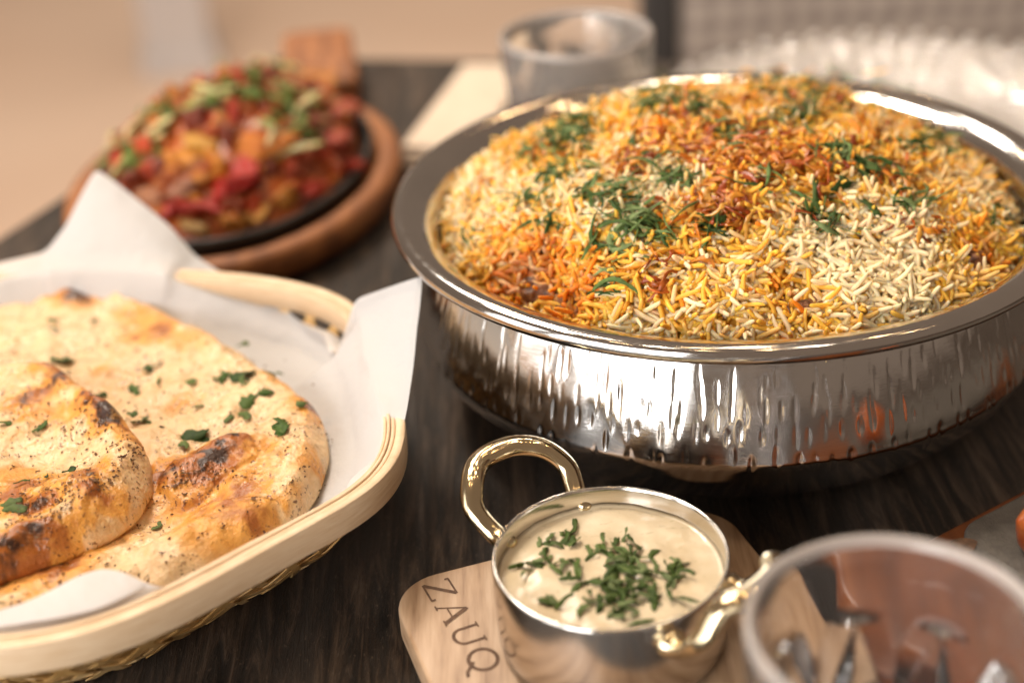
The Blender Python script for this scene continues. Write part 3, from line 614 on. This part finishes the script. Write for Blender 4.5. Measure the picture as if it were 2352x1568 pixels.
    ob('bread', mk('bread', local(V, root), grid_faces(nA, nR + 2), M['naan'], cols=C), root)
    def hgt(x, y):
        dx, dy = x - center[0], y - center[1]; j = int((math.atan2(dy, dx) + math.pi) / (2 * math.pi) * nA) % nA
        s = min(1, math.hypot(dx, dy) / rad_[j]); i = int(np.argmin(np.abs(q - s))); return Z[i, j]
    HGT[root.name] = hgt
    return root
z2 = .037
p2 = lambda x, y, z=z2: at(x, y, z)[:2]
out2 = [p2(*p) for p in ((-120, 600), (0, 622), (60, 625), (180, 655), (300, 700), (420, 752), (520, 800), (600, 850), (680, 905), (735, 955), (752, 1010), (745, 1075), (722, 1130), (690, 1170), (645, 1203), (600, 1232), (505, 1282), (420, 1328), (320, 1380), (180, 1420), (0, 1440))] + [(-.20, .36), (-.24, .40), (-.265, .46), (-.27, .53)]
naan2 = naan('naan_bread', 'large garlic naan with charred blisters and coriander lying underneath in the basket', out2, p2(380, 1000), .0345, .0058, .0018,
    [(p2(545, 1060), .011, .007, .6, .0045), (p2(440, 1110), .016, .009, .8, .0030), (p2(520, 1140), .012, .006, .7, .0020), (p2(640, 1080), .010, .022, -.5, .0035), (p2(500, 1225), .024, .010, .65, .0015), (p2(400, 1190), .02, .005, .6, -.0016), (p2(330, 1240), .018, .006, .6, -.0016), (p2(200, 1310), .03, .010, .5, .001), (p2(170, 700), .016, .010, 1.8, .004), (p2(400, 800), .02, .01, 2.4, .002), (p2(700, 980), .008, .02, -.2, .002), (p2(330, 900), .03, .02, 0, -.003)],
    [(p2(180, 710), .012), (p2(360, 790), .008), (p2(300, 740), .006), (p2(430, 1100), .014), (p2(560, 1080), .012), (p2(730, 970), .006), (p2(735, 1090), .006), (p2(500, 1200), .012), (p2(600, 1190), .01), (p2(330, 790), .008), (p2(150, 1320), .012), (p2(640, 880), .006), (p2(20, 640), .01), (p2(230, 870), .008), (p2(420, 920), .006), (p2(60, 1360), .008), (p2(600, 980), .004)],
    [(p2(165, 688), .0042, 1.1), (p2(180, 715), .0034, 1.1), (p2(548, 1048), .0036, 1.5), (p2(575, 1060), .0028, 1.0), (p2(520, 1055), .0026, 1.1), (p2(445, 1135), .005, .55), (p2(480, 1100), .004, .6), (p2(505, 1085), .003, .9), (p2(400, 1120), .004, .4), (p2(150, 1300), .005, .7), (p2(728, 950), .003, .5), (p2(110, 1320), .003, .5)], 3,
    flaps=(([p2(*q) for q in ((340, 1285), (385, 1235), (430, 1200), (500, 1182), (572, 1170), (628, 1180), (660, 1215), (520, 1290), (380, 1360))], .0020), ([p2(*q) for q in ((360, 1150), (400, 1090), (470, 1050), (540, 1022), (590, 1040), (610, 1085), (560, 1110), (510, 1135), (470, 1170), (420, 1180))], .0026), ([p2(*q) for q in ((700, 920), (745, 1010), (738, 1090), (700, 1160), (655, 1195), (640, 1150), (690, 1080), (700, 1000))], .0012)))
z1 = .0465
p1 = lambda x, y, z=z1: at(x, y, z)[:2]
out1 = [p1(*p) for p in ((-160, 880), (0, 842), (60, 838), (120, 850), (180, 885), (240, 930), (300, 985), (335, 1030), (346, 1075), (335, 1130), (300, 1180), (250, 1215), (180, 1245), (90, 1280), (0, 1312), (-80, 1335))] + [(-.245, .375), (-.27, .42), (-.27, .48)]
naan1 = naan('naan_bread', 'smaller garlic naan with puffed charred edge resting on top, cut off by the left border', out1, p1(90, 1080), .0425, .0062, .0026,
    [(p1(190, 1150), .010, .013, .2, .0035), (p1(250, 960), .016, .006, -.6, .0035), (p1(120, 1160), .012, .008, .5, .003), (p1(120, 880), .012, .006, -.4, .003), (p1(110, 1040), .02, .014, 0, -.003), (p1(290, 1090), .007, .016, -.3, .0025), (p1(60, 1250), .02, .006, .4, .002)],
    [(p1(200, 1150), .010), (p1(90, 1150), .012), (p1(230, 970), .014), (p1(130, 880), .01), (p1(60, 940), .01), (p1(250, 1180), .006), (p1(100, 1260), .008), (p1(180, 1230), .005), (p1(0, 1290), .01), (p1(320, 1030), .006), (p1(20, 1180), .01)],
    [(p1(125, 862), .0032, 1.1), (p1(140, 900), .003, .9), (p1(265, 980), .0036, 1.2), (p1(225, 950), .004, .8), (p1(200, 960), .004, .6), (p1(215, 1135), .004, .75), (p1(70, 1150), .003, .5), (p1(100, 1185), .003, .5), (p1(85, 1255), .003, .45), (p1(10, 1290), .004, .6), (p1(310, 1020), .004, .6), (p1(30, 1100), .004, .5), (p1(60, 930), .004, .55)], 6,
    flaps=(([p1(*q) for q in ((150, 1190), (165, 1130), (205, 1105), (240, 1120), (245, 1165), (200, 1215))], .0020), ([p1(*q) for q in ((70, 850), (150, 870), (240, 935), (300, 990), (250, 990), (170, 930), (80, 885))], .0018), ([p1(*q) for q in ((255, 1010), (335, 1030), (340, 1100), (290, 1180), (250, 1165), (290, 1090))], .0014)))
def surf_on(root, z):
    def f(px, py):
        p = at(px, py, z)
        for _ in range(4): p = at(px, py, float(HGT[root.name](p[0], p[1])))
        return p
    return f
flakes = [mk('coriander_fleck', *ribbon(random.uniform(.004, .0085), random.uniform(.0010, .0030), random.uniform(-1, 1), .3, .00018, 8, .4, .3, .02, 200 + k), M['herb']) for k in range(12)]
big = [mk('coriander_fleck', *ribbon(random.uniform(.009, .012), random.uniform(.004, .0055), random.uniform(-.4, .4), .3, .0002, 9, .4, .3, .03, 230 + k), M['herb']) for k in range(4)]
GN = [(.060, .11, .018), (.09, .15, .028), (.04, .075, .015), (.13, .18, .05)]
scatter('coriander_fleck', naan2, flakes, [(150, 830, 1, 3), (345, 845, 2, 8), (365, 880, 1, 3), (508, 872, 3, 6), (565, 880, 2, 6), (620, 905, 2, 5), (650, 990, 2, 4), (330, 970, 2, 5), (450, 1005, 3, 10), (430, 880, 1, 6), (640, 860, 2, 8), (560, 960, 1, 5), (240, 915, 2, 6), (415, 1030, 1, 5), (210, 740, 1, 4), (365, 1208, 1, 3), (530, 965, 1, 3), (300, 900, 1, 9), (470, 940, 1, 9), (15, 690, 1, 4), (550, 800, 1, 5), (690, 930, 1, 5), (120, 760, 2, 30)], surf_on(naan2, z2), GN, (.0006, .0012), .1)
scatter('coriander_fleck', naan2, big, [(575, 920, 1, 2), (560, 870, 1, 2), (645, 985, 1, 2), (450, 1005, 1, 2), (148, 832, 1, 1)], surf_on(naan2, z2), GN[:3], (.0010, .0014), .08)
scatter('coriander_fleck', naan1, flakes, [(10, 975, 1, 3), (90, 985, 2, 4), (45, 1110, 1, 4), (20, 1170, 2, 8), (300, 960, 1, 4), (100, 1100, 1, 6), (150, 1090, 1, 8)], surf_on(naan1, z1), GN, (.0006, .0012), .1)

def crumbs(root, spots, z, seed):
    g = np.random.default_rng(seed); f = surf_on(root, z); parts = []
    for px, py, cnt, spr in spots:
        for k in range(cnt):
            p = f(px + g.normal(0, spr * 1.2), py + g.normal(0, spr * .7)); zz = float(HGT[root.name](p[0], p[1])) + .0003; L_ = g.uniform(.0006, .0016) * (2 if g.random() < .08 else 1); W_ = L_ * g.uniform(.3, .7); a = g.uniform(0, 6.28); c_, s_ = math.cos(a), math.sin(a)
            q = np.array([(-L_, 0, 0), (-.2 * L_, W_, .0002), (L_, .2 * W_, .0003), (.1 * L_, -W_, .0001), (0, 0, .0007)]) * [.5, .5, 1]
            parts.append((np.stack([p[0] + q[:, 0] * c_ - q[:, 1] * s_, p[1] + q[:, 0] * s_ + q[:, 1] * c_, zz + q[:, 2]], 1), [(0, 3, 4), (3, 2, 4), (2, 1, 4), (1, 0, 4)]))
    vv, ff = join(parts); tag(ob('burnt_herbs', mk('burnt_herbs', local(vv, root), ff, M['crumb'], False), root), kind='stuff')
crumbs(naan2, [(430, 1110, 60, 34), (480, 1080, 40, 26), (700, 1000, 16, 26), (700, 1110, 14, 24), (640, 1010, 10, 40), (450, 1000, 14, 70), (560, 900, 14, 60), (300, 900, 12, 60), (230, 760, 14, 60), (500, 1230, 12, 60), (300, 1330, 24, 50), (130, 1330, 26, 40), (420, 850, 10, 50), (60, 680, 10, 30), (370, 1210, 10, 30), (600, 1200, 6, 30)], z2, 5)
crumbs(naan1, [(240, 960, 70, 34), (290, 1040, 50, 26), (120, 880, 26, 30), (90, 1160, 90, 40), (170, 1150, 60, 30), (60, 950, 26, 40), (250, 1110, 26, 26), (100, 1260, 24, 40), (250, 1180, 10, 26), (60, 1060, 30, 50), (20, 1200, 30, 30), (180, 1010, 16, 40)], z1, 6)

# ------------------------------------------------------------------ little board, pot and raita
PC = np.array([.0261, .3722]); PZ = .0125
bd = thing('serving_board', 'small square wooden board burnt with ZAUQ under the raita pot', 'board', (*PC, 0))
vv, ff = prism(rrect(PC[0] + .001, PC[1] - .001, .0615, .0545, .017, R(17), 10), .0008, PZ, .0014); ob('slab', mk('slab', local(vv, bd), ff, M['board']), bd)
a0, a1 = at(966, 1340, PZ)[:2], at(1092, 1548, PZ)[:2]; tx = (a1 - a0) / np.linalg.norm(a1 - a0); up_ = np.array([-tx[1], tx[0]])
if up_ @ np.array([math.cos(R(17)), math.sin(R(17))]) < 0: up_ = -up_
TLn = np.linalg.norm(a1 - a0); HL = .0095
def arc(cx_, cy_, rx, ry, d0, d1, k=22): return [(cx_ + rx * math.cos(R(d0 + (d1 - d0) * i / k)), cy_ + ry * math.sin(R(d0 + (d1 - d0) * i / k))) for i in range(k + 1)]
glyphs = [
    [([(.06, .98), (.86, .98)], .05), ([(.84, .97), (.06, .03)], .10), ([(.04, .02), (.88, .02)], .05), ([(.06, 1.0), (.06, .84)], .05), ([(.88, 0), (.88, .17)], .05)],
    [([(.08, .02), (.46, 1.0)], .045), ([(.46, 1.0), (.88, .02)], .11), ([(.22, .36), (.72, .36)], .04), ([(-.02, .01), (.20, .01)], .04), ([(.74, .01), (1.02, .01)], .04)],
    [([(.14, .98), (.14, .36)] + arc(.48, .34, .34, .33, 180, 360) + [(.82, .36), (.82, .98)], .08), ([(0, .98), (.28, .98)], .04), ([(.70, .98), (.96, .98)], .04)],
    [(arc(.5, .5, .46, .48, 0, 360, 36), .09), ([(.48, .16), (.66, -.02), (.82, -.2), (1.02, -.26)], .08)]]
for gi, strokes in enumerate(glyphs):
    ox = TLn * (.02 + gi * .255); parts = []
    for pts_, wd in strokes:
        p = np.array(pts_) * [TLn * .215, HL]
        W3 = np.array([np.r_[a0 + tx * (ox + q[0]) + up_ * q[1], PZ + .00012 + .00004 * len(parts)] for q in p])
        dd = np.gradient(W3[:, :2], axis=0); dd /= np.linalg.norm(dd, axis=1)[:, None]; nn2 = np.stack([-dd[:, 1], dd[:, 0]], 1) * (wd * HL * .75)
        V = np.concatenate([np.c_[W3[:, :2] + nn2, W3[:, 2]], np.c_[W3[:, :2] - nn2, W3[:, 2]]]); k = len(W3)
        parts.append((V, [(i, i + k, i + k + 1, i + 1) for i in range(k - 1)]))
    vv, ff = join(parts); ob('letter', mk('letter', local(vv, bd), ff, M['burn'], False), bd)
pot = thing('sauce_pot', 'small round steel pot with two brass loop handles on the square board', 'pot', (*PC, PZ + .0006))
PRd, PH = .0366, .0320
pr_ = [(.0005, .0012), (.030, .0012), (PRd - .0034, .0022), (PRd - .0016, .0050), (PRd - .0012, .012), (PRd - .0012, PH - .0012), (PRd - .0009, PH - .0003), (PRd - .0004, PH), (PRd, PH - .0004), (PRd + .0001, PH - .0012), (PRd, .012), (PRd - .0004, .0030), (PRd - .0016, .0008), (PRd - .0034, 0), (.0005, 0)]
vv, ff = lathe(pr_, 160); ob('body', mk('body', vv, ff, M['pot']), pot)
def pol(azd, r, z): return (r * math.cos(R(azd)), r * math.sin(R(azd)), z)
HZ = PH - .0055
for c_az, out, lift in ((124, .0235, .0125), (-42, .0185, .0185)):
    A, B = pol(c_az - 25, PRd + .0005, HZ - .002), pol(c_az + 25, PRd + .0005, HZ - .002)
    pth = smooth_path([A, pol(c_az - 23.5, PRd + .006, HZ - .0006), pol(c_az - 22, PRd + .014, HZ + lift * .45), pol(c_az - 15, PRd + out * .80, HZ + lift * .9), pol(c_az - 6, PRd + out, HZ + lift), pol(c_az + 6, PRd + out, HZ + lift), pol(c_az + 15, PRd + out * .80, HZ + lift * .9), pol(c_az + 22, PRd + .014, HZ + lift * .45), pol(c_az + 23.5, PRd + .006, HZ - .0006), B], 48)
    s = np.linspace(0, 1, 48); rr2 = .0029 + .0006 * np.exp(-((s - .5) / .2) ** 2) + .0014 * (np.exp(-(s / .05) ** 2) + np.exp(-((1 - s) / .05) ** 2))
    vv, ff = tube(pth, rr2, 14, 1.25); h = ob('handle', mk('handle', vv, ff, M['brass']), pot)
    for q in (c_az - 25, c_az + 25):
        vv, ff = lathe([(.0001, .0016), (.0012, .0014), (.0022, .0008), (.0026, 0)], 20)
        rv = ob('rivet', mk('rivet', vv, ff, M['brass']), pot); rv.location = pol(q, PRd - .0012, HZ - .002)
        rv.rotation_euler = Vector(pol(q, -1, 0)).to_track_quat('Z', 'Y').to_euler()
rt_ = thing('raita', 'creamy raita sprinkled with shredded mint filling the small pot', 'sauce', (*PC, PZ + .004))
RZ = PZ + PH - .0068
tt = np.linspace(.01, 1, 40); aa = np.linspace(0, 2 * np.pi, 100, endpoint=False); RR = PRd - .0014
X = PC[0] + RR * tt[:, None] * np.cos(aa); Y = PC[1] + RR * tt[:, None] * np.sin(aa)
Z = RZ + .0013 * fbm(X * 90, Y * 90, 2, 4) + .0008 * (tt[:, None] > .98)
low = np.stack([X[-1], Y[-1], Z[-1] * 0 + PZ + .006], -1)
ob('cream', mk('cream', local(np.concatenate([np.stack([X, Y, Z], -1).reshape(-1, 3), low]), rt_), grid_faces(100, 41), M['raita']), rt_)
HGT[rt_.name] = lambda x, y: RZ + .0013 * float(fbm(np.array(x) * 90, np.array(y) * 90, 2, 4))
def on_raita(px, py):
    p = at(px, py, RZ)
    return p if np.linalg.norm(p[:2] - PC) < RR - .005 else None
mr = [mk('mint_shred', *ribbon(random.uniform(.004, .011), random.uniform(.0009, .0020), random.uniform(-1, 1), random.uniform(.1, .4), .0002, 9, .6, .2, .08, 300 + k), M['herb']) for k in range(12)]
GR = [(.09, .14, .025), (.060, .10, .018), (.13, .18, .05), (.19, .24, .09)]
scatter('mint_shred', rt_, mr, [(1400, 1300, 16, 75), (1290, 1240, 8, 20), (1240, 1290, 5, 20), (1300, 1310, 5, 20), (1400, 1280, 9, 24), (1470, 1310, 14, 30), (1440, 1360, 16, 32), (1530, 1300, 5, 24), (1390, 1330, 6, 24), (1420, 1400, 10, 22), (1500, 1370, 8, 24), (1270, 1380, 3, 10), (1450, 1235, 2, 8), (1560, 1330, 3, 16), (1615, 1255, 1, 3)], on_raita, GR, (.0001, .0014), .25, 1.2)

# ------------------------------------------------------------------ tumblers
def tumbler(label, cx_, cy_, Rt, Ht, rb=.8, nf=9, rot=0, fh=.70, cutd=.0032, gm='glass'):
    root = thing('tumbler', label, 'glass', (cx_, cy_, .0006), 'cut glass tumblers')
    n_ = 216; t = np.linspace(0, 2 * np.pi, n_, endpoint=False); zs = np.r_[np.linspace(0, fh, 46) * Ht, np.linspace(fh + .04, .985, 10) * Ht]
    rows_ = []
    for z in zs:
        s = z / Ht; r0 = Rt * (rb + (1 - rb) * min(1, s / .9)) - .0009 * (s < .02)
        row = s / fh * 2
        ph1 = (t / (2 * np.pi) * nf + row * .5 + rot) % 1; ph2 = (t / (2 * np.pi) * nf - row * .5 + rot) % 1
        cut = np.minimum(np.abs(ph1 - .5), np.abs(ph2 - .5)) * 2            # 0 on a groove
        dep = cutd * (1 - np.clip(cut * 1.6, 0, 1)) * (s < fh - .01) * np.clip((s - .02) * 20, 0, 1)
        rows_.append(np.stack([(r0 - dep) * np.cos(t), (r0 - dep) * np.sin(t), np.full(n_, z)], -1))
    th_ = .0036
    for r1, z in ((Rt - .0004, Ht * .995), (Rt - .0014, Ht), (Rt - .0024, Ht * .995), (Rt - th_, Ht * .97), (Rt * .955 - th_, Ht * .62), (Rt * (rb + .09) - th_ * 1.9, Ht * .25), (Rt * rb - th_ * 2, .013), (Rt * rb - .008, .0105), (.012, .0098), (.0004, .0096)):
        rows_.append(np.stack([r1 * np.cos(t), r1 * np.sin(t), np.full(n_, z)], -1))
    top_ = len(rows_); V = np.concatenate(rows_); Fc = grid_faces(n_, top_)
    # star-cut base
    star = .0016 * np.abs(((t / (2 * np.pi) * 16) % 1) - .5) * 2
    b1_ = np.stack([.55 * Rt * np.cos(t), .55 * Rt * np.sin(t), .0004 + star], -1); b2_ = np.stack([.0004 * np.cos(t), .0004 * np.sin(t), np.full(n_, .0012)], -1)
    nV = len(V); V = np.concatenate([V, b1_, b2_]); i = np.arange(n_); j = (i + 1) % n_
    Fc = np.concatenate([Fc, np.stack([j, i, nV + i, nV + j], -1), np.stack([nV + j, nV + i, nV + n_ + i, nV + n_ + j], -1)])
    me = mk('glass_body', V, Fc, M[gm]); me.materials.append(M['glass_rim']); mi = np.zeros(len(Fc), np.int32); mi[54 * n_:59 * n_] = 1; me.polygons.foreach_set('material_index', mi); me.polygons.foreach_set('use_smooth', np.r_[np.zeros(45 * n_, bool), np.ones(len(Fc) - 45 * n_ - 2 * n_, bool), np.zeros(2 * n_, bool)])  # milky rim faces stand in for blurred highlights
    ob('glass_body', me, root); return root
tumbler('blurred empty cut glass tumbler in the front right corner', .0890, .2813, .0370, .0876, .8, 9, .2)
tumbler('cut glass tumbler standing behind the steel bowl beside the napkin', .0435, .757, .0400, .0880, .86, 9, .1, .78, .0020, 'glass_far')

# ------------------------------------------------------------------ sizzler platter with curry
WC = np.array([-.145, .770]); wa = R(85)
def ell(a, b, k=72):
    t = np.linspace(0, 2 * np.pi, k, endpoint=False); return [(WC[0] + a * math.cos(q) * math.cos(wa) - b * math.sin(q) * math.sin(wa), WC[1] + a * math.cos(q) * math.sin(wa) + b * math.sin(q) * math.cos(wa)) for q in t]
wp = thing('wooden_platter', 'oval brown wooden platter with a stub handle under the curry', 'platter', (*WC, 0))
def ering(pairs, k=96):
    return np.concatenate([np.c_[np.array(ell(a, b, k)), np.full(k, z)] for a, b, z in pairs]), grid_faces(k, len(pairs))
A0, B0 = .125, .090
vv, ff = ering([(.001, .001, .0006), (A0 - .012, B0 - .012, .0006), (A0 - .002, B0 - .002, .004), (A0, B0, .011), (A0 - .001, B0 - .001, .018), (A0 - .004, B0 - .004, .0205), (A0 - .010, B0 - .010, .0205), (A0 - .0125, B0 - .0125, .0195), (A0 - .014, B0 - .014, .0125), (.001, .001, .0125)])
ob('tray', mk('tray', local(vv, wp), ff, M['wood']), wp)
h0, h1 = at(735, 150, .02)[:2], at(726, 66, .02)[:2]; hd = (h1 - h0) / np.linalg.norm(h1 - h0); hc = h0 + hd * .03
vv, ff = prism(rrect(*(h0 + hd * .030 - hd * .012), .056, .0235, .010, math.atan2(hd[1], hd[0])), .004, .0215, .003); ob('handle', mk('handle', local(vv, wp), ff, M['wood']), wp)
idh = thing('iron_dish', 'black cast iron oval dish set into the brown wooden platter', 'dish', (*WC, .013))
Ai, Bi = .109, .0745
vv, ff = ering([(.001, .001, .0135), (Ai - .012, Bi - .012, .0135), (Ai - .003, Bi - .003, .019), (Ai, Bi, .0262), (Ai - .0012, Bi - .0012, .0272), (Ai - .0028, Bi - .0028, .0265), (Ai - .006, Bi - .006, .0205), (Ai - .014, Bi - .014, .0165), (.001, .001, .0165)])
ob('shell', mk('shell', local(vv, idh), ff, M['iron']), idh)
cu = thing('curry', 'blurred red and orange curry topped with ginger and coriander in the iron dish', 'curry', (*WC, .017))
Af, Bf = .1005, .0665
def cz(x, y):
    dx, dy = np.asarray(x) - WC[0], np.asarray(y) - WC[1]; u_ = dx * math.cos(wa) + dy * math.sin(wa); v_ = -dx * math.sin(wa) + dy * math.cos(wa)
    r2_ = (u_ / Af) ** 2 + (v_ / Bf) ** 2
    return .0205 + .040 * np.clip(1 - r2_, 0, 1) ** .75 + .003 * fbm(dx * 60, dy * 60, 2, 2)
HGT[cu.name] = cz
tt = np.linspace(.01, 1, 40)
pts3 = np.concatenate([np.array(ell(Af * q, Bf * q, 96)) for q in tt]); vv = np.c_[pts3, cz(pts3[:, 0], pts3[:, 1])]
ob('gravy', mk('gravy', local(vv, cu), grid_faces(96, 40), M['sauce']), cu)
chunks = [mk('curry_piece', *blob(1, 60 + k, .95, 3, (1.35, .9, .55)), M['lump']) for k in range(6)]
pal = [(.56, .11, .010), (.66, .18, .014), (.40, .06, .008), (.70, .25, .022), (.60, .035, .007), (.46, .14, .03), (.24, .035, .008), (.64, .07, .010)]
for k in range(260):
    q = math.sqrt(random.random()) * .97; a = random.uniform(0, 2 * math.pi); u_, v_ = Af * q * math.cos(a), Bf * q * math.sin(a)
    x, y = WC[0] + u_ * math.cos(wa) - v_ * math.sin(wa), WC[1] + u_ * math.sin(wa) + v_ * math.cos(wa)
    o = ob('curry_piece', random.choice(chunks), cu); s = random.uniform(.0030, .0066); o.location = local([x, y, float(cz(x, y)) + s * .02], cu)
    o.scale = (s,) * 3; o.rotation_euler = [random.uniform(0, 6) for _ in range(3)]; o.color = (*(np.array(random.choice(pal)) * random.uniform(.8, 1.15)), 1)
def on_curry(px, py):
    d = FW + CR * (px - 1176) / F - CU * (py - 784) / F
    for s in np.linspace(.6, 1.1, 500):
        p = CO + d * s
        if p[2] <= cz(p[0], p[1]): return p
    return None
for px, py, s, c in ((525, 420, .0125, (.62, .02, .008)), (480, 475, .009, (.58, .03, .012)), (395, 480, .008, (.45, .02, .01)), (800, 380, .0095, (.70, .05, .012)), (440, 370, .010, (.78, .30, .015)), (580, 330, .011, (.74, .22, .012)), (580, 490, .0075, (.74, .34, .06)), (450, 520, .0065, (.66, .40, .14)), (770, 260, .013, (.50, .07, .012)), (760, 320, .012, (.42, .05, .012)), (740, 190, .011, (.72, .26, .03)), (470, 330, .009, (.74, .36, .05)), (560, 420, .010, (.55, .02, .008)), (420, 440, .009, (.42, .17, .09)), (350, 450, .008, (.45, .18, .08))):
    p = on_curry(px, py)
    if p is None: continue
    o = ob('pepper_piece', random.choice(chunks), cu); o.location = local(p, cu); o.scale = (s, s, s * .8); o.rotation_euler = (random.uniform(-.4, .4), random.uniform(-.4, .4), random.uniform(0, 6)); o.color = (*c, 1)
cor = [mk('coriander_leaf', *ribbon(random.uniform(.014, .026), random.uniform(.0022, .0046), random.uniform(-.8, .8), .3, .0003, 9, .7, .25, .1, 400 + k), M['herb']) for k in range(8)]
gin = [mk('ginger_stick', *tube(smooth_path([(-.016, 0, 0), (0, random.uniform(-.003, .003), .001), (.016, 0, 0)], 7), [.0010, .0015, .0017, .0017, .0016, .0014, .0010], 6), M['lump']) for k in range(5)]
GC = [(.11, .17, .03), (.17, .25, .05), (.25, .33, .09), (.07, .12, .022)]
scatter('coriander_leaf', cu, cor, [(600, 178, 6, 22), (540, 230, 9, 34), (630, 240, 7, 30), (480, 260, 6, 26), (340, 300, 6, 18), (300, 380, 7, 22), (680, 300, 7, 28), (700, 330, 4, 16), (570, 200, 5, 26), (400, 290, 3, 20), (270, 400, 4, 16)], on_curry, GC, (.003, .009), .5, 1.3)
scatter('ginger_stick', cu, gin, [(655, 175, 2, 10), (705, 260, 5, 16), (640, 340, 2, 12), (690, 390, 1, 6), (350, 330, 3, 18), (300, 350, 2, 14), (560, 260, 2, 30), (310, 400, 1, 10)], on_curry, [(.80, .66, .30), (.84, .72, .38), (.72, .62, .26)], (.004, .011), .4)

# ------------------------------------------------------------------ second sizzler at the right border
zt = .020
wA, wB = at(2137, 1233, zt)[:2], at(2352, 1121, zt)[:2]; dl = (wB - wA) / np.linalg.norm(wB - wA); dn = np.array([dl[1], -dl[0]])
st = wA - dl * .050; tc = st + dl * .12 + dn * .075
tr = thing('wooden_tray', 'orange brown wooden tray at the right border behind the front tumbler', 'tray', (*tc, 0))
vv, ff = prism(rrect(*tc, .12, .075, .012, math.atan2(dl[1], dl[0])), .0006, zt, .002); ob('slab', mk('slab', local(vv, tr), ff, M['orange_wood']), tr)
gc0 = at(2195, 1217, .024)[:2]; gp = thing('iron_plate', 'grey iron sizzler plate with a brown oil spot on the orange wooden tray', 'plate', (*(gc0 + dl * .09 + dn * .062), zt))
gcx = gc0 + dl * .088 + dn * .0585
vv, ff = prism(rrect(*gcx, .092, .058, .012, math.atan2(dl[1], dl[0])), zt + .0004, zt + .0055, .0016); ob('slab', mk('slab', local(vv, gp), ff, M['grey_iron']), gp)
s0 = at(2215, 1250, zt + .0056)
vv = [(s0[0] + (.0042 + .0008 * math.sin(3 * a)) * math.cos(a), s0[1] + .0036 * math.sin(a), zt + .0057) for a in np.linspace(0, 2 * math.pi, 20, endpoint=False)]
ob('oil_spot', mk('oil_spot', local(vv, gp), [tuple(range(20))], M['burn'], False), gp)
for k, (px, py, s, sq_) in enumerate(((2396, 1222, .0085, (1.0, .8, 1.3)),)):
    p = at(px, py, zt + .014); mt_ = thing('meat_piece', ('charred red tandoori meat piece at the right border on the grey plate', 'tandoori meat piece lying further right on the grey plate')[k], 'meat', (p[0], p[1], zt + .0056))
    vv, ff = blob(s, 80 + k, .25, 4, sq_); vv[:, 2] = np.maximum(vv[:, 2], -.009) + .009; ob('flesh', mk('flesh', vv, ff, M['tandoori']), mt_)
